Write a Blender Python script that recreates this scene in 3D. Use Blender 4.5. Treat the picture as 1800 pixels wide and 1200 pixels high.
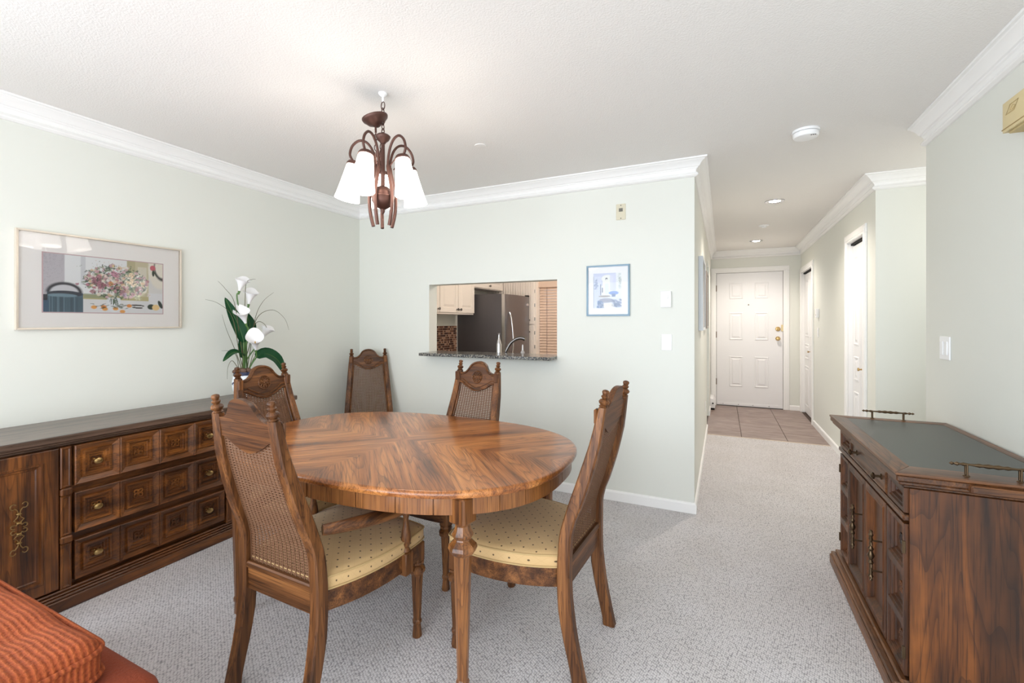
import bpy, bmesh, math, random
import numpy as np
from mathutils import Vector, Matrix
random.seed(4)
C = bpy.context.scene
COL = C.collection
for o in list(bpy.data.objects): bpy.data.objects.remove(o)
PI = math.pi
def S(r, g, b):
    f = lambda v: (v/255/12.92) if v/255 <= .04045 else ((v/255+.055)/1.055)**2.4
    return (f(r), f(g), f(b), 1)

# ------------------------------------------------------------------ camera, world, daylight, added fill lights, exposure
cam = bpy.data.cameras.new('camera'); co = bpy.data.objects.new('camera', cam); COL.objects.link(co)
co.location = (0, 0, 1.33); co.rotation_euler = (PI/2, 0, math.radians(25.2116))
cam.sensor_width = 36; cam.lens = 788*36/1800; cam.shift_y = -34/1800; cam.clip_start = .02
C.camera = co
C.view_settings.view_transform = 'Standard'; C.view_settings.look = 'None'
C.view_settings.exposure = 0.42; C.view_settings.gamma = 1; C.view_settings.use_curve_mapping = False
w = bpy.data.worlds.new('world'); C.world = w; w.use_nodes = True
w.node_tree.nodes['Background'].inputs[0].default_value = (.80, .90, 1, 1)
w.node_tree.nodes['Background'].inputs[1].default_value = 1.0
XW = -3.242
def area(name, loc, rot, sx, sy, power, color):
    l = bpy.data.lights.new(name, 'AREA'); l.shape = 'RECTANGLE'; l.size = sx; l.size_y = sy
    l.energy = power; l.color = color
    o = bpy.data.objects.new(name, l); COL.objects.link(o); o.location = loc; o.rotation_euler = rot
    return o
def lamp(name, kind, loc, power, color, radius=.05):
    l = bpy.data.lights.new(name, kind); l.energy = power; l.color = color; l.shadow_soft_size = radius
    o = bpy.data.objects.new(name, l); COL.objects.link(o); o.location = loc
    return o
area('daylight_patio_door', (-.9, -2.58, 1.15), (PI/2-.08, 0, 0), 3.6, 2.0, 72, (.83, .91, 1))
area('ceiling_fill_area', (-.9, -2.56, 1.0), (PI/2+.35, 0, 0), 3.6, 1.6, 24, (.92, .95, 1))  # upward-tilted fill added to brighten the ceiling
area('daylight_side_window', (XW+.02, -1.2, 1.45), (PI/2-.35, 0, -PI/2), 2.0, 1.3, 46, (.83, .91, 1))
k = lamp('kitchen_fill_light', 'POINT', (-1.3, 4.9, 2.3), 31, (1, .89, .80), .15)  # warm point light added for the kitchen, unseen and without a fixture
k = lamp('passage_fill_light', 'POINT', (1.9, 3.8, 1.9), 6, (.98, .97, .95), .2)  # unseen point light added to lift the recess wall and nearby ceiling

# ------------------------------------------------------------------ materials
def mat(name):
    m = bpy.data.materials.new(name); m.use_nodes = True
    n = m.node_tree.nodes; b = n['Principled BSDF']
    return m, n, m.node_tree.links, b
def plain(name, col, rough=.5, metal=0, spec=.5, coat=0, bump=0, bscale=40, sheen=0):
    m, n, l, b = mat(name)
    b.inputs['Base Color'].default_value = col; b.inputs['Roughness'].default_value = rough
    b.inputs['Metallic'].default_value = metal; b.inputs['Specular IOR Level'].default_value = spec
    b.inputs['Coat Weight'].default_value = coat; b.inputs['Sheen Weight'].default_value = sheen
    if bump:
        t = n.new('ShaderNodeTexCoord'); z = n.new('ShaderNodeTexNoise'); z.inputs['Scale'].default_value = bscale
        z.inputs['Detail'].default_value = 5
        u = n.new('ShaderNodeBump'); u.inputs['Strength'].default_value = bump; u.inputs['Distance'].default_value = .01
        l.new(t.outputs['Object'], z.inputs['Vector']); l.new(z.outputs['Fac'], u.inputs['Height'])
        l.new(u.outputs['Normal'], b.inputs['Normal'])
    return m
def ramp(n, stops):
    r = n.new('ShaderNodeValToRGB'); e = r.color_ramp.elements
    while len(e) > 1: e.remove(e[-1])
    e[0].position, e[0].color = stops[0]
    for p, c in stops[1:]:
        x = e.new(p); x.color = c
    return r
def mixc(n, l, kind, fac, a, b):
    x = n.new('ShaderNodeMix'); x.data_type = 'RGBA'; x.blend_type = kind
    if hasattr(fac, 'links'): l.new(fac, x.inputs[0])
    else: x.inputs[0].default_value = fac
    for v, i in ((a, 6), (b, 7)):
        if hasattr(v, 'links'): l.new(v, x.inputs[i])
        else: x.inputs[i].default_value = v
    return x.outputs[2]
def wood(name, axis, dark, mid, light, rough=.38, coat=.15, across=9, pores=150, radial=False, spec=.5, mottle=.0):
    m, n, l, b = mat(name)
    t = n.new('ShaderNodeTexCoord'); v = t.outputs['Object']
    if radial:                                    # quarter matched veneer: mirrored about both axes, grain on the diagonal
        ab = n.new('ShaderNodeVectorMath'); ab.operation = 'ABSOLUTE'; l.new(v, ab.inputs[0])
        mp = n.new('ShaderNodeMapping'); mp.inputs['Rotation'].default_value = (0, 0, -PI/4); l.new(ab.outputs[0], mp.inputs['Vector'])
        v = mp.outputs[0]
    else:
        oi = n.new('ShaderNodeObjectInfo'); mu = n.new('ShaderNodeMath'); mu.operation = 'MULTIPLY'; mu.inputs[1].default_value = 37
        l.new(oi.outputs['Random'], mu.inputs[0])
        ad = n.new('ShaderNodeVectorMath'); ad.operation = 'ADD'; l.new(v, ad.inputs[0]); l.new(mu.outputs[0], ad.inputs[1]); v = ad.outputs[0]
    def noise(al, ac, det, dist, ro=.6):
        mp = n.new('ShaderNodeMapping'); s = [ac]*3; s['xyz'.index(axis)] = al; mp.inputs['Scale'].default_value = s
        l.new(v, mp.inputs['Vector'])
        z = n.new('ShaderNodeTexNoise'); z.inputs['Scale'].default_value = 1; z.inputs['Detail'].default_value = det
        z.inputs['Distortion'].default_value = dist; z.inputs['Roughness'].default_value = ro
        l.new(mp.outputs[0], z.inputs['Vector']); return z.outputs['Fac']
    broad = noise(1.0, across, 3, .4)
    r1 = ramp(n, [(.28, dark), (.5, mid), (.74, light)]); l.new(broad, r1.inputs[0])
    # cathedral lines
    wv = n.new('ShaderNodeMath'); wv.operation = 'MULTIPLY'; l.new(noise(.8, across*.55, 1.5, .2), wv.inputs[0]); wv.inputs[1].default_value = 24
    fr = n.new('ShaderNodeMath'); fr.operation = 'FRACT'; l.new(wv.outputs[0], fr.inputs[0])
    r2 = ramp(n, [(0, (.45, .42, .40, 1)), (.22, (.8, .78, .76, 1)), (.55, (1, 1, 1, 1)), (1, (.9, .9, .9, 1))]); l.new(fr.outputs[0], r2.inputs[0])
    c = mixc(n, l, 'MULTIPLY', .85, r1.outputs[0], r2.outputs[0])
    r3 = ramp(n, [(.36, (.35, .32, .30, 1)), (.47, (1, 1, 1, 1))]); pz = noise(5, pores, 2, 0); l.new(pz, r3.inputs[0])
    c = mixc(n, l, 'MULTIPLY', .75, c, r3.outputs[0])
    if mottle:
        mz = n.new('ShaderNodeTexNoise'); mz.inputs['Scale'].default_value = 9; mz.inputs['Detail'].default_value = 2; l.new(v, mz.inputs['Vector'])
        r4 = ramp(n, [(.35, (.35, .33, .33, 1)), (.6, (1, 1, 1, 1))]); l.new(mz.outputs['Fac'], r4.inputs[0])
        c = mixc(n, l, 'MULTIPLY', mottle, c, r4.outputs[0])
    l.new(c, b.inputs['Base Color'])
    b.inputs['Roughness'].default_value = rough; b.inputs['Coat Weight'].default_value = coat; b.inputs['Coat Roughness'].default_value = .12
    b.inputs['Specular IOR Level'].default_value = spec
    u = n.new('ShaderNodeBump'); u.inputs['Strength'].default_value = .12; u.inputs['Distance'].default_value = .002
    l.new(pz, u.inputs['Height']); l.new(u.outputs[0], b.inputs['Normal'])
    return m
M = {}
M['wall'] = plain('pale_sage_wall_paint', S(234, 235, 227), .55, spec=.3, bump=.03, bscale=220)
M['ceiling'] = plain('white_textured_ceiling', S(243, 240, 236), .8, spec=.2, bump=.25, bscale=130)
M['trim'] = plain('white_gloss_trim', S(253, 252, 250), .35)
M['door'] = plain('white_door_paint', S(246, 245, 246), .38)
M['white'] = plain('white_plastic', S(253, 253, 253), .35)
M['cream'] = plain('yellowed_plastic', S(226, 208, 160), .45)
M['beige'] = plain('beige_plastic', S(222, 214, 190), .45)
M['dark'] = plain('dark_gap', S(25, 22, 20), .8)
M['brass'] = plain('aged_brass', S(196, 164, 110), .28, 1)
M['dbrass'] = plain('antique_dark_brass', S(98, 80, 60), .35, .9)
M['bronze'] = plain('brushed_bronze', S(92, 64, 56), .42, .6)
M['chrome'] = plain('chrome', S(205, 205, 208), .18, 1)
M['pewter'] = plain('dark_nickel', S(120, 116, 114), .25, 1)
M['steel'] = plain('slate_stainless', S(118, 114, 116), .32, .85)
M['steel_side'] = plain('slate_grey_paint', S(92, 88, 90), .45)
M['cab'] = plain('cream_cabinet_paint', S(242, 233, 224), .4)
M['gold'] = plain('pale_gold_frame', S(224, 212, 196), .35, .35)
M['bluemetal'] = plain('blue_grey_metal_frame', S(118, 144, 162), .35, .2)
M['mat'] = plain('warm_white_mat', S(252, 249, 247), .8)
M['pink'] = plain('dusty_pink_bevel', S(206, 178, 182), .8)
M['leather'] = plain('dark_green_grey_slate_inset', S(66, 69, 66), .38, bump=.08, bscale=300)
M['blind'] = plain('tan_wood_blind', S(226, 200, 180), .5)
M['leaf'] = plain('deep_green_leaf', S(28, 92, 52), .45, bump=.1, bscale=60)
M['stem'] = plain('green_stem', S(84, 120, 60), .5)
M['grass'] = plain('olive_grass_blade', S(96, 92, 62), .6)
M['petal'] = plain('white_petal', S(246, 244, 244), .55)
M['spadix'] = plain('pale_yellow_spadix', S(214, 178, 110), .6)
M['pebble'] = plain('brown_cone', S(110, 84, 70), .8, bump=.4, bscale=60)
M['floor_kitchen'] = plain('kitchen_vinyl', S(150, 130, 115), .5)
M['grout'] = plain('dark_grout', S(92, 78, 70), .9)
M['glow'] = None
OAKD, OAKM, OAKL = S(64, 36, 20), S(104, 64, 36), S(150, 98, 56)
M['ch_z'] = wood('chair_oak_upright', 'z', S(58, 33, 17), S(106, 65, 33), S(158, 104, 58), .45, .05, spec=.35, across=26, pores=260)
M['ch_x'] = wood('chair_oak_across', 'x', S(58, 33, 17), S(106, 65, 33), S(158, 104, 58), .45, .05, spec=.35, across=26, pores=260)
M['ch_y'] = wood('chair_oak_lengthwise', 'y', S(58, 33, 17), S(106, 65, 33), S(158, 104, 58), .45, .05, spec=.35, across=26, pores=260)
M['tb_z'] = wood('table_oak_upright', 'z', S(92, 54, 26), S(140, 88, 44), S(178, 120, 66), .35, .2, across=18, pores=200)
M['tb_apron'] = wood('table_oak_apron', 'z', S(126, 76, 38), S(146, 92, 46), S(162, 106, 56), .38, .15, across=60, pores=320)
M['tb_top'] = wood('table_oak_veneer_burst', 'x', S(104, 54, 22), S(172, 104, 50), S(218, 148, 84), .28, .3, across=13, pores=230, radial=True)
M['sb_z'] = wood('sideboard_oak_upright', 'z', S(46, 24, 12), S(112, 64, 26), S(172, 106, 46), .38, .2, across=12, pores=170, mottle=.55)
M['sb_x'] = wood('sideboard_oak_across', 'x', S(46, 24, 12), S(112, 64, 26), S(172, 106, 46), .38, .2, across=12, pores=170, mottle=.45)
M['sb_top'] = wood('sideboard_top_oak', 'x', S(66, 48, 38), S(100, 78, 64), S(122, 98, 82), .36, .35, across=20, pores=200)
M['sv_z'] = wood('server_oak_upright', 'z', S(40, 20, 8), S(96, 53, 19), S(148, 87, 34), .46, .05, across=10, pores=170, mottle=.4)
M['sv_x'] = wood('server_oak_across', 'x', S(54, 31, 17), S(98, 60, 32), S(142, 92, 52), .42, .1, across=14, pores=170, mottle=.3)
M['sv_y'] = wood('server_oak_lengthwise', 'y', S(54, 31, 17), S(98, 60, 32), S(142, 92, 52), .42, .1, across=14, pores=170, mottle=.3)
M['cane'] = plain('woven_cane', S(110, 76, 52), .6)

def carpet():
    m, n, l, b = mat('berber_loop_carpet')
    t = n.new('ShaderNodeTexCoord')
    mp = n.new('ShaderNodeMapping'); mp.inputs['Scale'].default_value = (1, .62, 1); mp.inputs['Rotation'].default_value = (0, 0, .35)
    l.new(t.outputs['Object'], mp.inputs['Vector'])
    v = n.new('ShaderNodeTexVoronoi'); v.inputs['Scale'].default_value = 135; v.inputs['Randomness'].default_value = .45
    l.new(mp.outputs[0], v.inputs['Vector'])
    r = ramp(n, [(.0, S(229, 225, 226)), (.45, S(221, 217, 218)), (.75, S(158, 154, 157))]); l.new(v.outputs['Distance'], r.inputs[0])
    z = n.new('ShaderNodeTexNoise'); z.inputs['Scale'].default_value = 3; z.inputs['Detail'].default_value = 4; l.new(t.outputs['Object'], z.inputs['Vector'])
    r2 = ramp(n, [(.3, (.93, .92, .90, 1)), (.7, (1, 1, 1, 1))]); l.new(z.outputs['Fac'], r2.inputs[0])
    c = mixc(n, l, 'MULTIPLY', 1, r.outputs[0], r2.outputs[0]); l.new(c, b.inputs['Base Color'])
    b.inputs['Roughness'].default_value = .95; b.inputs['Specular IOR Level'].default_value = .1
    i = n.new('ShaderNodeMath'); i.operation = 'SUBTRACT'; i.inputs[0].default_value = 1; l.new(v.outputs['Distance'], i.inputs[1])
    u = n.new('ShaderNodeBump'); u.inputs['Strength'].default_value = .55; u.inputs['Distance'].default_value = .005
    l.new(i.outputs[0], u.inputs['Height']); l.new(u.outputs[0], b.inputs['Normal'])
    return m
M['carpet'] = carpet()
def tile_mat():
    m, n, l, b = mat('taupe_stone_tile')
    t = n.new('ShaderNodeTexCoord'); oi = n.new('ShaderNodeObjectInfo')
    mu = n.new('ShaderNodeMath'); mu.operation = 'MULTIPLY'; mu.inputs[1].default_value = 50; l.new(oi.outputs['Random'], mu.inputs[0])
    ad = n.new('ShaderNodeVectorMath'); ad.operation = 'ADD'; l.new(t.outputs['Object'], ad.inputs[0]); l.new(mu.outputs[0], ad.inputs[1])
    mp = n.new('ShaderNodeMapping'); mp.inputs['Scale'].default_value = (3, 9, 3); l.new(ad.outputs[0], mp.inputs['Vector'])
    z = n.new('ShaderNodeTexNoise'); z.inputs['Scale'].default_value = 1.4; z.inputs['Detail'].default_value = 7; z.inputs['Distortion'].default_value = 1
    l.new(mp.outputs[0], z.inputs['Vector'])
    r = ramp(n, [(.25, S(124, 106, 99)), (.5, S(150, 130, 122)), (.75, S(172, 154, 146))]); l.new(z.outputs['Fac'], r.inputs[0])
    l.new(r.outputs[0], b.inputs['Base Color']); b.inputs['Roughness'].default_value = .42
    return m
M['tile'] = tile_mat()
def granite():
    m, n, l, b = mat('speckled_dark_granite')
    t = n.new('ShaderNodeTexCoord'); v = n.new('ShaderNodeTexVoronoi'); v.inputs['Scale'].default_value = 170
    l.new(t.outputs['Object'], v.inputs['Vector'])
    r = ramp(n, [(.0, S(38, 38, 42)), (.45, S(70, 72, 76)), (.6, S(110, 110, 108)), (.85, S(170, 164, 150))])
    s = n.new('ShaderNodeSeparateColor'); l.new(v.outputs['Color'], s.inputs[0]); l.new(s.outputs[0], r.inputs[0])
    l.new(r.outputs[0], b.inputs['Base Color']); b.inputs['Roughness'].default_value = .15
    return m
M['granite'] = granite()
def dotted():
    m, n, l, b = mat('gold_damask_with_dark_dots')
    t = n.new('ShaderNodeTexCoord')
    s0 = n.new('ShaderNodeSeparateXYZ'); l.new(t.outputs['Object'], s0.inputs[0]); ad = n.new('ShaderNodeMath'); l.new(s0.outputs[0], ad.inputs[0]); l.new(s0.outputs[1], ad.inputs[1])
    cb = n.new('ShaderNodeCombineXYZ'); l.new(ad.outputs[0], cb.inputs[0]); l.new(s0.outputs[2], cb.inputs[1])
    nz = n.new('ShaderNodeSeparateXYZ'); l.new(t.outputs['Normal'], nz.inputs[0]); gt = n.new('ShaderNodeMath'); gt.operation = 'GREATER_THAN'; gt.inputs[1].default_value = .6; l.new(nz.outputs[2], gt.inputs[0])
    vm = n.new('ShaderNodeMix'); vm.data_type = 'VECTOR'; l.new(gt.outputs[0], vm.inputs[0]); l.new(cb.outputs[0], vm.inputs[4]); l.new(t.outputs['Object'], vm.inputs[5])
    mp = n.new('ShaderNodeMapping'); mp.inputs['Scale'].default_value = (26, 26, 26); mp.inputs['Rotation'].default_value = (0, 0, PI/4); l.new(vm.outputs[1], mp.inputs['Vector'])
    fr = n.new('ShaderNodeVectorMath'); fr.operation = 'FRACTION'; l.new(mp.outputs[0], fr.inputs[0])
    sb = n.new('ShaderNodeVectorMath'); sb.operation = 'SUBTRACT'; sb.inputs[1].default_value = (.5, .5, .5); l.new(fr.outputs[0], sb.inputs[0])
    # planar dots on the top, dots on side use z as well
    mk = n.new('ShaderNodeVectorMath'); mk.operation = 'MULTIPLY'; mk.inputs[1].default_value = (1, 1, 0); l.new(sb.outputs[0], mk.inputs[0])
    ln = n.new('ShaderNodeVectorMath'); ln.operation = 'LENGTH'; l.new(mk.outputs[0], ln.inputs[0])
    r = ramp(n, [(.075, S(84, 62, 34)), (.10, S(206, 171, 120))]); l.new(ln.outputs['Value'], r.inputs[0])
    sx = n.new('ShaderNodeSeparateXYZ'); l.new(sb.outputs[0], sx.inputs[0])
    def near(o):
        a = n.new('ShaderNodeMath'); a.operation = 'ABSOLUTE'; l.new(o, a.inputs[0])
        q = n.new('ShaderNodeMath'); q.operation = 'GREATER_THAN'; q.inputs[1].default_value = .47; l.new(a.outputs[0], q.inputs[0]); return q.outputs[0]
    mx = n.new('ShaderNodeMath'); mx.operation = 'MAXIMUM'; l.new(near(sx.outputs[0]), mx.inputs[0]); l.new(near(sx.outputs[1]), mx.inputs[1])
    f = n.new('ShaderNodeMath'); f.operation = 'MULTIPLY'; f.inputs[1].default_value = .16; l.new(mx.outputs[0], f.inputs[0])
    c = mixc(n, l, 'MULTIPLY', f.outputs[0], r.outputs[0], (.8, .72, .6, 1))
    l.new(c, b.inputs['Base Color']); b.inputs['Roughness'].default_value = .75; b.inputs['Sheen Weight'].default_value = .2
    return m
M['cushion'] = dotted()
M['piping'] = plain('gold_piping', S(190, 160, 110), .7)
def rust():
    m, n, l, b = mat('rust_chenille_rib')
    t = n.new('ShaderNodeTexCoord')
    wv = n.new('ShaderNodeTexWave'); wv.inputs['Scale'].default_value = 24; wv.inputs['Distortion'].default_value = 1.6; wv.inputs['Detail'].default_value = 2; wv.inputs['Detail Scale'].default_value = .6
    wv.bands_direction = 'Y'; l.new(t.outputs['Object'], wv.inputs['Vector'])
    z = n.new('ShaderNodeTexNoise'); z.inputs['Scale'].default_value = 130; z.inputs['Detail'].default_value = 3; l.new(t.outputs['Object'], z.inputs['Vector'])
    r = ramp(n, [(.1, S(152, 68, 30)), (.5, S(166, 78, 36)), (.9, S(178, 90, 44))]); l.new(wv.outputs['Fac'], r.inputs[0])
    r2 = ramp(n, [(.35, (.62, .55, .5, 1)), (.6, (1, 1, 1, 1))]); l.new(z.outputs['Fac'], r2.inputs[0])
    c = mixc(n, l, 'MULTIPLY', .7, r.outputs[0], r2.outputs[0]); l.new(c, b.inputs['Base Color'])
    b.inputs['Roughness'].default_value = .9; b.inputs['Sheen Weight'].default_value = .15; b.inputs['Sheen Tint'].default_value = S(230, 140, 90)
    h = n.new('ShaderNodeMath'); h.operation = 'MULTIPLY_ADD'; l.new(wv.outputs['Fac'], h.inputs[0]); h.inputs[1].default_value = .5; l.new(z.outputs['Fac'], h.inputs[2])
    u = n.new('ShaderNodeBump'); u.inputs['Strength'].default_value = .6; u.inputs['Distance'].default_value = .006
    l.new(h.outputs[0], u.inputs['Height']); l.new(u.outputs[0], b.inputs['Normal'])
    return m
M['rust'] = rust()
M['rust_base'] = plain('rust_suede', S(140, 58, 24), .9, bump=.3, bscale=160, sheen=.05)
def speckle():
    m, n, l, b = mat('white_blue_speckled_ceramic')
    t = n.new('ShaderNodeTexCoord'); z = n.new('ShaderNodeTexNoise'); z.inputs['Scale'].default_value = 38; l.new(t.outputs['Object'], z.inputs['Vector'])
    r = ramp(n, [(.60, S(232, 236, 240)), (.66, S(40, 54, 92))]); l.new(z.outputs['Fac'], r.inputs[0]); l.new(r.outputs[0], b.inputs['Base Color'])
    b.inputs['Roughness'].default_value = .15
    return m
M['ceramic'] = speckle()
M['navy'] = plain('navy_glaze', S(38, 46, 78), .2)
def emit(name, col, s):
    m, n, l, b = mat(name); b.inputs['Base Color'].default_value = (.9, .9, .9, 1)
    b.inputs['Emission Color'].default_value = col; b.inputs['Emission Strength'].default_value = s; return m
M['shade'] = emit('lit_frosted_glass', (1, .90, .80, 1), 5.6)
M['bulb'] = emit('lit_downlight_bulb', (1, .84, .66, 1), 40)
def glass():
    m, n, l, b = mat('picture_glass'); n.remove(b)
    tr = n.new('ShaderNodeBsdfTransparent'); gl = n.new('ShaderNodeBsdfGlossy'); gl.inputs['Roughness'].default_value = .01
    fr = n.new('ShaderNodeFresnel'); fr.inputs['IOR'].default_value = 1.28; mx = n.new('ShaderNodeMixShader')
    l.new(fr.outputs[0], mx.inputs[0]); l.new(tr.outputs[0], mx.inputs[1]); l.new(gl.outputs[0], mx.inputs[2])
    l.new(mx.outputs[0], n['Material Output'].inputs[0]); return m
M['glass'] = glass()
def printed(name):
    m, n, l, b = mat(name); a = n.new('ShaderNodeVertexColor'); a.layer_name = 'ink'
    l.new(a.outputs[0], b.inputs['Base Color']); b.inputs['Roughness'].default_value = .6; return m
M['print'] = printed('printed_paper')

# ------------------------------------------------------------------ mesh helpers
def link(o, parent=None):
    COL.objects.link(o)
    if parent: o.parent = parent
    return o
def obj(name, bm, m, parent=None, ang=32, flat=False):
    bmesh.ops.recalc_face_normals(bm, faces=bm.faces)
    lim = math.radians(ang)
    for e in bm.edges:
        e.smooth = len(e.link_faces) == 2 and e.calc_face_angle(9) < lim
    for f in bm.faces: f.smooth = not flat
    me = bpy.data.meshes.new(name); bm.to_mesh(me); bm.free()
    for x in (m if isinstance(m, (list, tuple)) else [m]): me.materials.append(x)
    return link(bpy.data.objects.new(name, me), parent)
def tag(o, label, cat, group=None):
    o['label'] = label; o['category'] = cat
    if group: o['group'] = group
    return o
def thing(name, label, cat, loc=(0, 0, 0), rz=0, group=None):
    o = bpy.data.objects.new(name, None); COL.objects.link(o); o.location = loc; o.rotation_euler = (0, 0, rz)
    o.empty_display_size = .1
    return tag(o, label, cat, group)
def struct(o): o['kind'] = 'structure'; return o
def NB(): return bmesh.new()
def merge(bm, t, mtx=None, mi=None):
    if mtx is not None: bmesh.ops.transform(t, matrix=mtx, verts=t.verts)
    vs = {v: bm.verts.new(v.co) for v in t.verts}
    for f in t.faces:
        try:
            g = bm.faces.new([vs[v] for v in f.verts]); g.material_index = f.material_index if mi is None else mi
        except ValueError: pass
    t.free()
def box(bm, x0, x1, y0, y1, z0, z1, bev=0, seg=1, mtx=None, mi=0):
    t = NB(); bmesh.ops.create_cube(t, size=1)
    for v in t.verts: v.co = Vector(((x0+x1)/2+v.co.x*(x1-x0), (y0+y1)/2+v.co.y*(y1-y0), (z0+z1)/2+v.co.z*(z1-z0)))
    if bev: bmesh.ops.bevel(t, geom=list(t.edges), offset=bev, segments=seg, affect='EDGES', profile=.6)
    for f in t.faces: f.material_index = mi
    merge(bm, t, mtx); return bm
def bx(*a, **k): return box(NB(), *a, **k)
def lathe(bm, prof, seg=16, mtx=None, off=0, sx=1, sy=1, mi=0):
    t = NB(); rings = []
    for r, z in prof:
        if r < 1e-5: rings.append([t.verts.new((0, 0, z))])
        else: rings.append([t.verts.new((r*sx*math.cos(2*PI*(i+off)/seg), r*sy*math.sin(2*PI*(i+off)/seg), z)) for i in range(seg)])
    for a, b in zip(rings, rings[1:]):
        for i in range(seg):
            j = (i+1) % seg
            if len(a) == 1 and len(b) == 1: continue
            if len(a) == 1: f = (a[0], b[i], b[j])
            elif len(b) == 1: f = (a[i], a[j], b[0])
            else: f = (a[i], a[j], b[j], b[i])
            t.faces.new(f)
    if len(rings[0]) > 1: t.faces.new(rings[0][::-1])
    if len(rings[-1]) > 1: t.faces.new(rings[-1])
    for f in t.faces: f.material_index = mi
    merge(bm, t, mtx); return bm
def tube(bm, pts, rad, seg=8, closed=False, mtx=None, mi=0, sq=1):
    pts = [Vector(p) for p in pts]; N = len(pts)
    rad = rad if isinstance(rad, (list, tuple)) else [rad]*N
    t = NB(); rings = []; nrm = None
    for i in range(N):
        a = pts[(i-1) % N] if (closed or i) else pts[i]; b = pts[(i+1) % N] if (closed or i < N-1) else pts[i]
        d = (b-a).normalized()
        if nrm is None:
            nrm = Vector((0, 0, 1)) if abs(d.z) < .9 else Vector((1, 0, 0))
        nrm = (nrm-d*nrm.dot(d)).normalized(); bn = d.cross(nrm)
        rings.append([t.verts.new(pts[i]+rad[i]*(math.cos(2*PI*k/seg)*nrm+sq*math.sin(2*PI*k/seg)*bn)) for k in range(seg)])
    for i in range(N if closed else N-1):
        a, b = rings[i], rings[(i+1) % N]
        for k in range(seg): t.faces.new((a[k], a[(k+1) % seg], b[(k+1) % seg], b[k]))
    if not closed:
        t.faces.new(rings[0][::-1]); t.faces.new(rings[-1])
    for f in t.faces: f.material_index = mi
    merge(bm, t, mtx); return bm
def spline(P, n=8, closed=False):
    P = [Vector(p) for p in P]; out = []; N = len(P)
    for i in range(N if closed else N-1):
        if closed: a, b, c, d = P[(i-1) % N], P[i], P[(i+1) % N], P[(i+2) % N]
        else: a, b, c, d = P[max(i-1, 0)], P[i], P[i+1], P[min(i+2, N-1)]
        for k in range(n):
            t = k/n
            out.append(.5*((2*b)+(c-a)*t+(2*a-5*b+4*c-d)*t*t+(3*b-a-3*c+d)*t**3))
    if not closed: out.append(P[-1])
    return out
def prism(bm, poly, h0, h1, mtx=None, bev=0, mi=0):
    t = NB(); a = [t.verts.new((x, y, h0)) for x, y in poly]; b = [t.verts.new((x, y, h1)) for x, y in poly]
    t.faces.new(a[::-1]); t.faces.new(b); n = len(poly)
    for i in range(n): t.faces.new((a[i], a[(i+1) % n], b[(i+1) % n], b[i]))
    if bev:
        ed = [e for e in t.edges if abs(e.verts[0].co.z-e.verts[1].co.z) < 1e-9]
        bmesh.ops.bevel(t, geom=ed, offset=bev, segments=2, affect='EDGES', profile=.6)
    for f in t.faces: f.material_index = mi
    merge(bm, t, mtx); return bm
FRONT = Matrix(((1, 0, 0, 0), (0, 0, -1, 0), (0, 1, 0, 0), (0, 0, 0, 1)))     # (u, v, w) -> (x, -w, z=v): a face looking along -y
def coffer(t, x0, x1, z0, z1, steps):
    """nested rectangles; steps = (inset, height) from the outline inwards"""
    prev = None
    for ins, h in steps:
        r = [t.verts.new(p) for p in ((x0+ins, z0+ins, h), (x1-ins, z0+ins, h), (x1-ins, z1-ins, h), (x0+ins, z1-ins, h))]
        if prev:
            for i in range(4): t.faces.new((prev[i], prev[(i+1) % 4], r[(i+1) % 4], r[i]))
        prev = r
    t.faces.new(prev)
def board(bm, cells, steps, y, depth, mtx=None):
    """a panelled front: every cell a coffer, with sides going back by depth; faces -y at y"""
    t = NB()
    for x0, x1, z0, z1 in cells: coffer(t, x0, x1, z0, z1, steps)
    X0 = min(c[0] for c in cells); X1 = max(c[1] for c in cells); Z0 = min(c[2] for c in cells); Z1 = max(c[3] for c in cells)
    a = [t.verts.new(p) for p in ((X0, Z0, 0), (X1, Z0, 0), (X1, Z1, 0), (X0, Z1, 0))]
    b = [t.verts.new((v.co.x, v.co.y, -depth)) for v in a]
    for i in range(4): t.faces.new((a[i], b[i], b[(i+1) % 4], a[(i+1) % 4]))
    t.faces.new(b)
    bmesh.ops.remove_doubles(t, verts=t.verts, dist=1e-5)
    bmesh.ops.transform(t, matrix=Matrix.Translation((0, y, 0)) @ FRONT, verts=t.verts)
    merge(bm, t, mtx); return bm
def copy_tree(o, parent=None):
    c = o.copy(); COL.objects.link(c)
    if parent: c.parent = parent
    for ch in list(o.children): copy_tree(ch, c)
    return c
def wallbox(name, boxes, m=None, parent=None):
    bm = NB()
    for b in boxes: box(bm, *b)
    return struct(obj(name, bm, m or M['wall'], parent, flat=True))
Rx = lambda a: Matrix.Rotation(a, 4, 'X')
Ry = lambda a: Matrix.Rotation(a, 4, 'Y')
Rz = lambda a: Matrix.Rotation(a, 4, 'Z')
T = lambda x, y, z: Matrix.Translation((x, y, z))

# ------------------------------------------------------------------ the setting
XL, YB, XH, XR, YE, YR, H = -3.242, 3.358, -.18, 1.056, 7.92, 4.29, 2.455
YK, REAR, XP = 6.15, -2.6, 2.4
TH = .12
OX0, OX1, OZ0, OZ1 = -2.411, -1.187, 1.036, 1.668
struct(obj('floor', bx(XL-TH, XP, REAR, YB+.12, -.1, 0), M['carpet'], flat=True))
struct(obj('floor', bx(XH-TH, XP, YB+.12, 5.80, -.1, 0), M['carpet'], flat=True))
kf = struct(obj('floor', bx(XL-TH, XH-TH, YB+.12, YE+.1, -.1, -.002), M['floor_kitchen'], flat=True))
tf = struct(obj('floor', bx(XH-TH, XR+TH, 5.80, YE+.1, -.1, -.006), M['grout'], flat=True))
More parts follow.
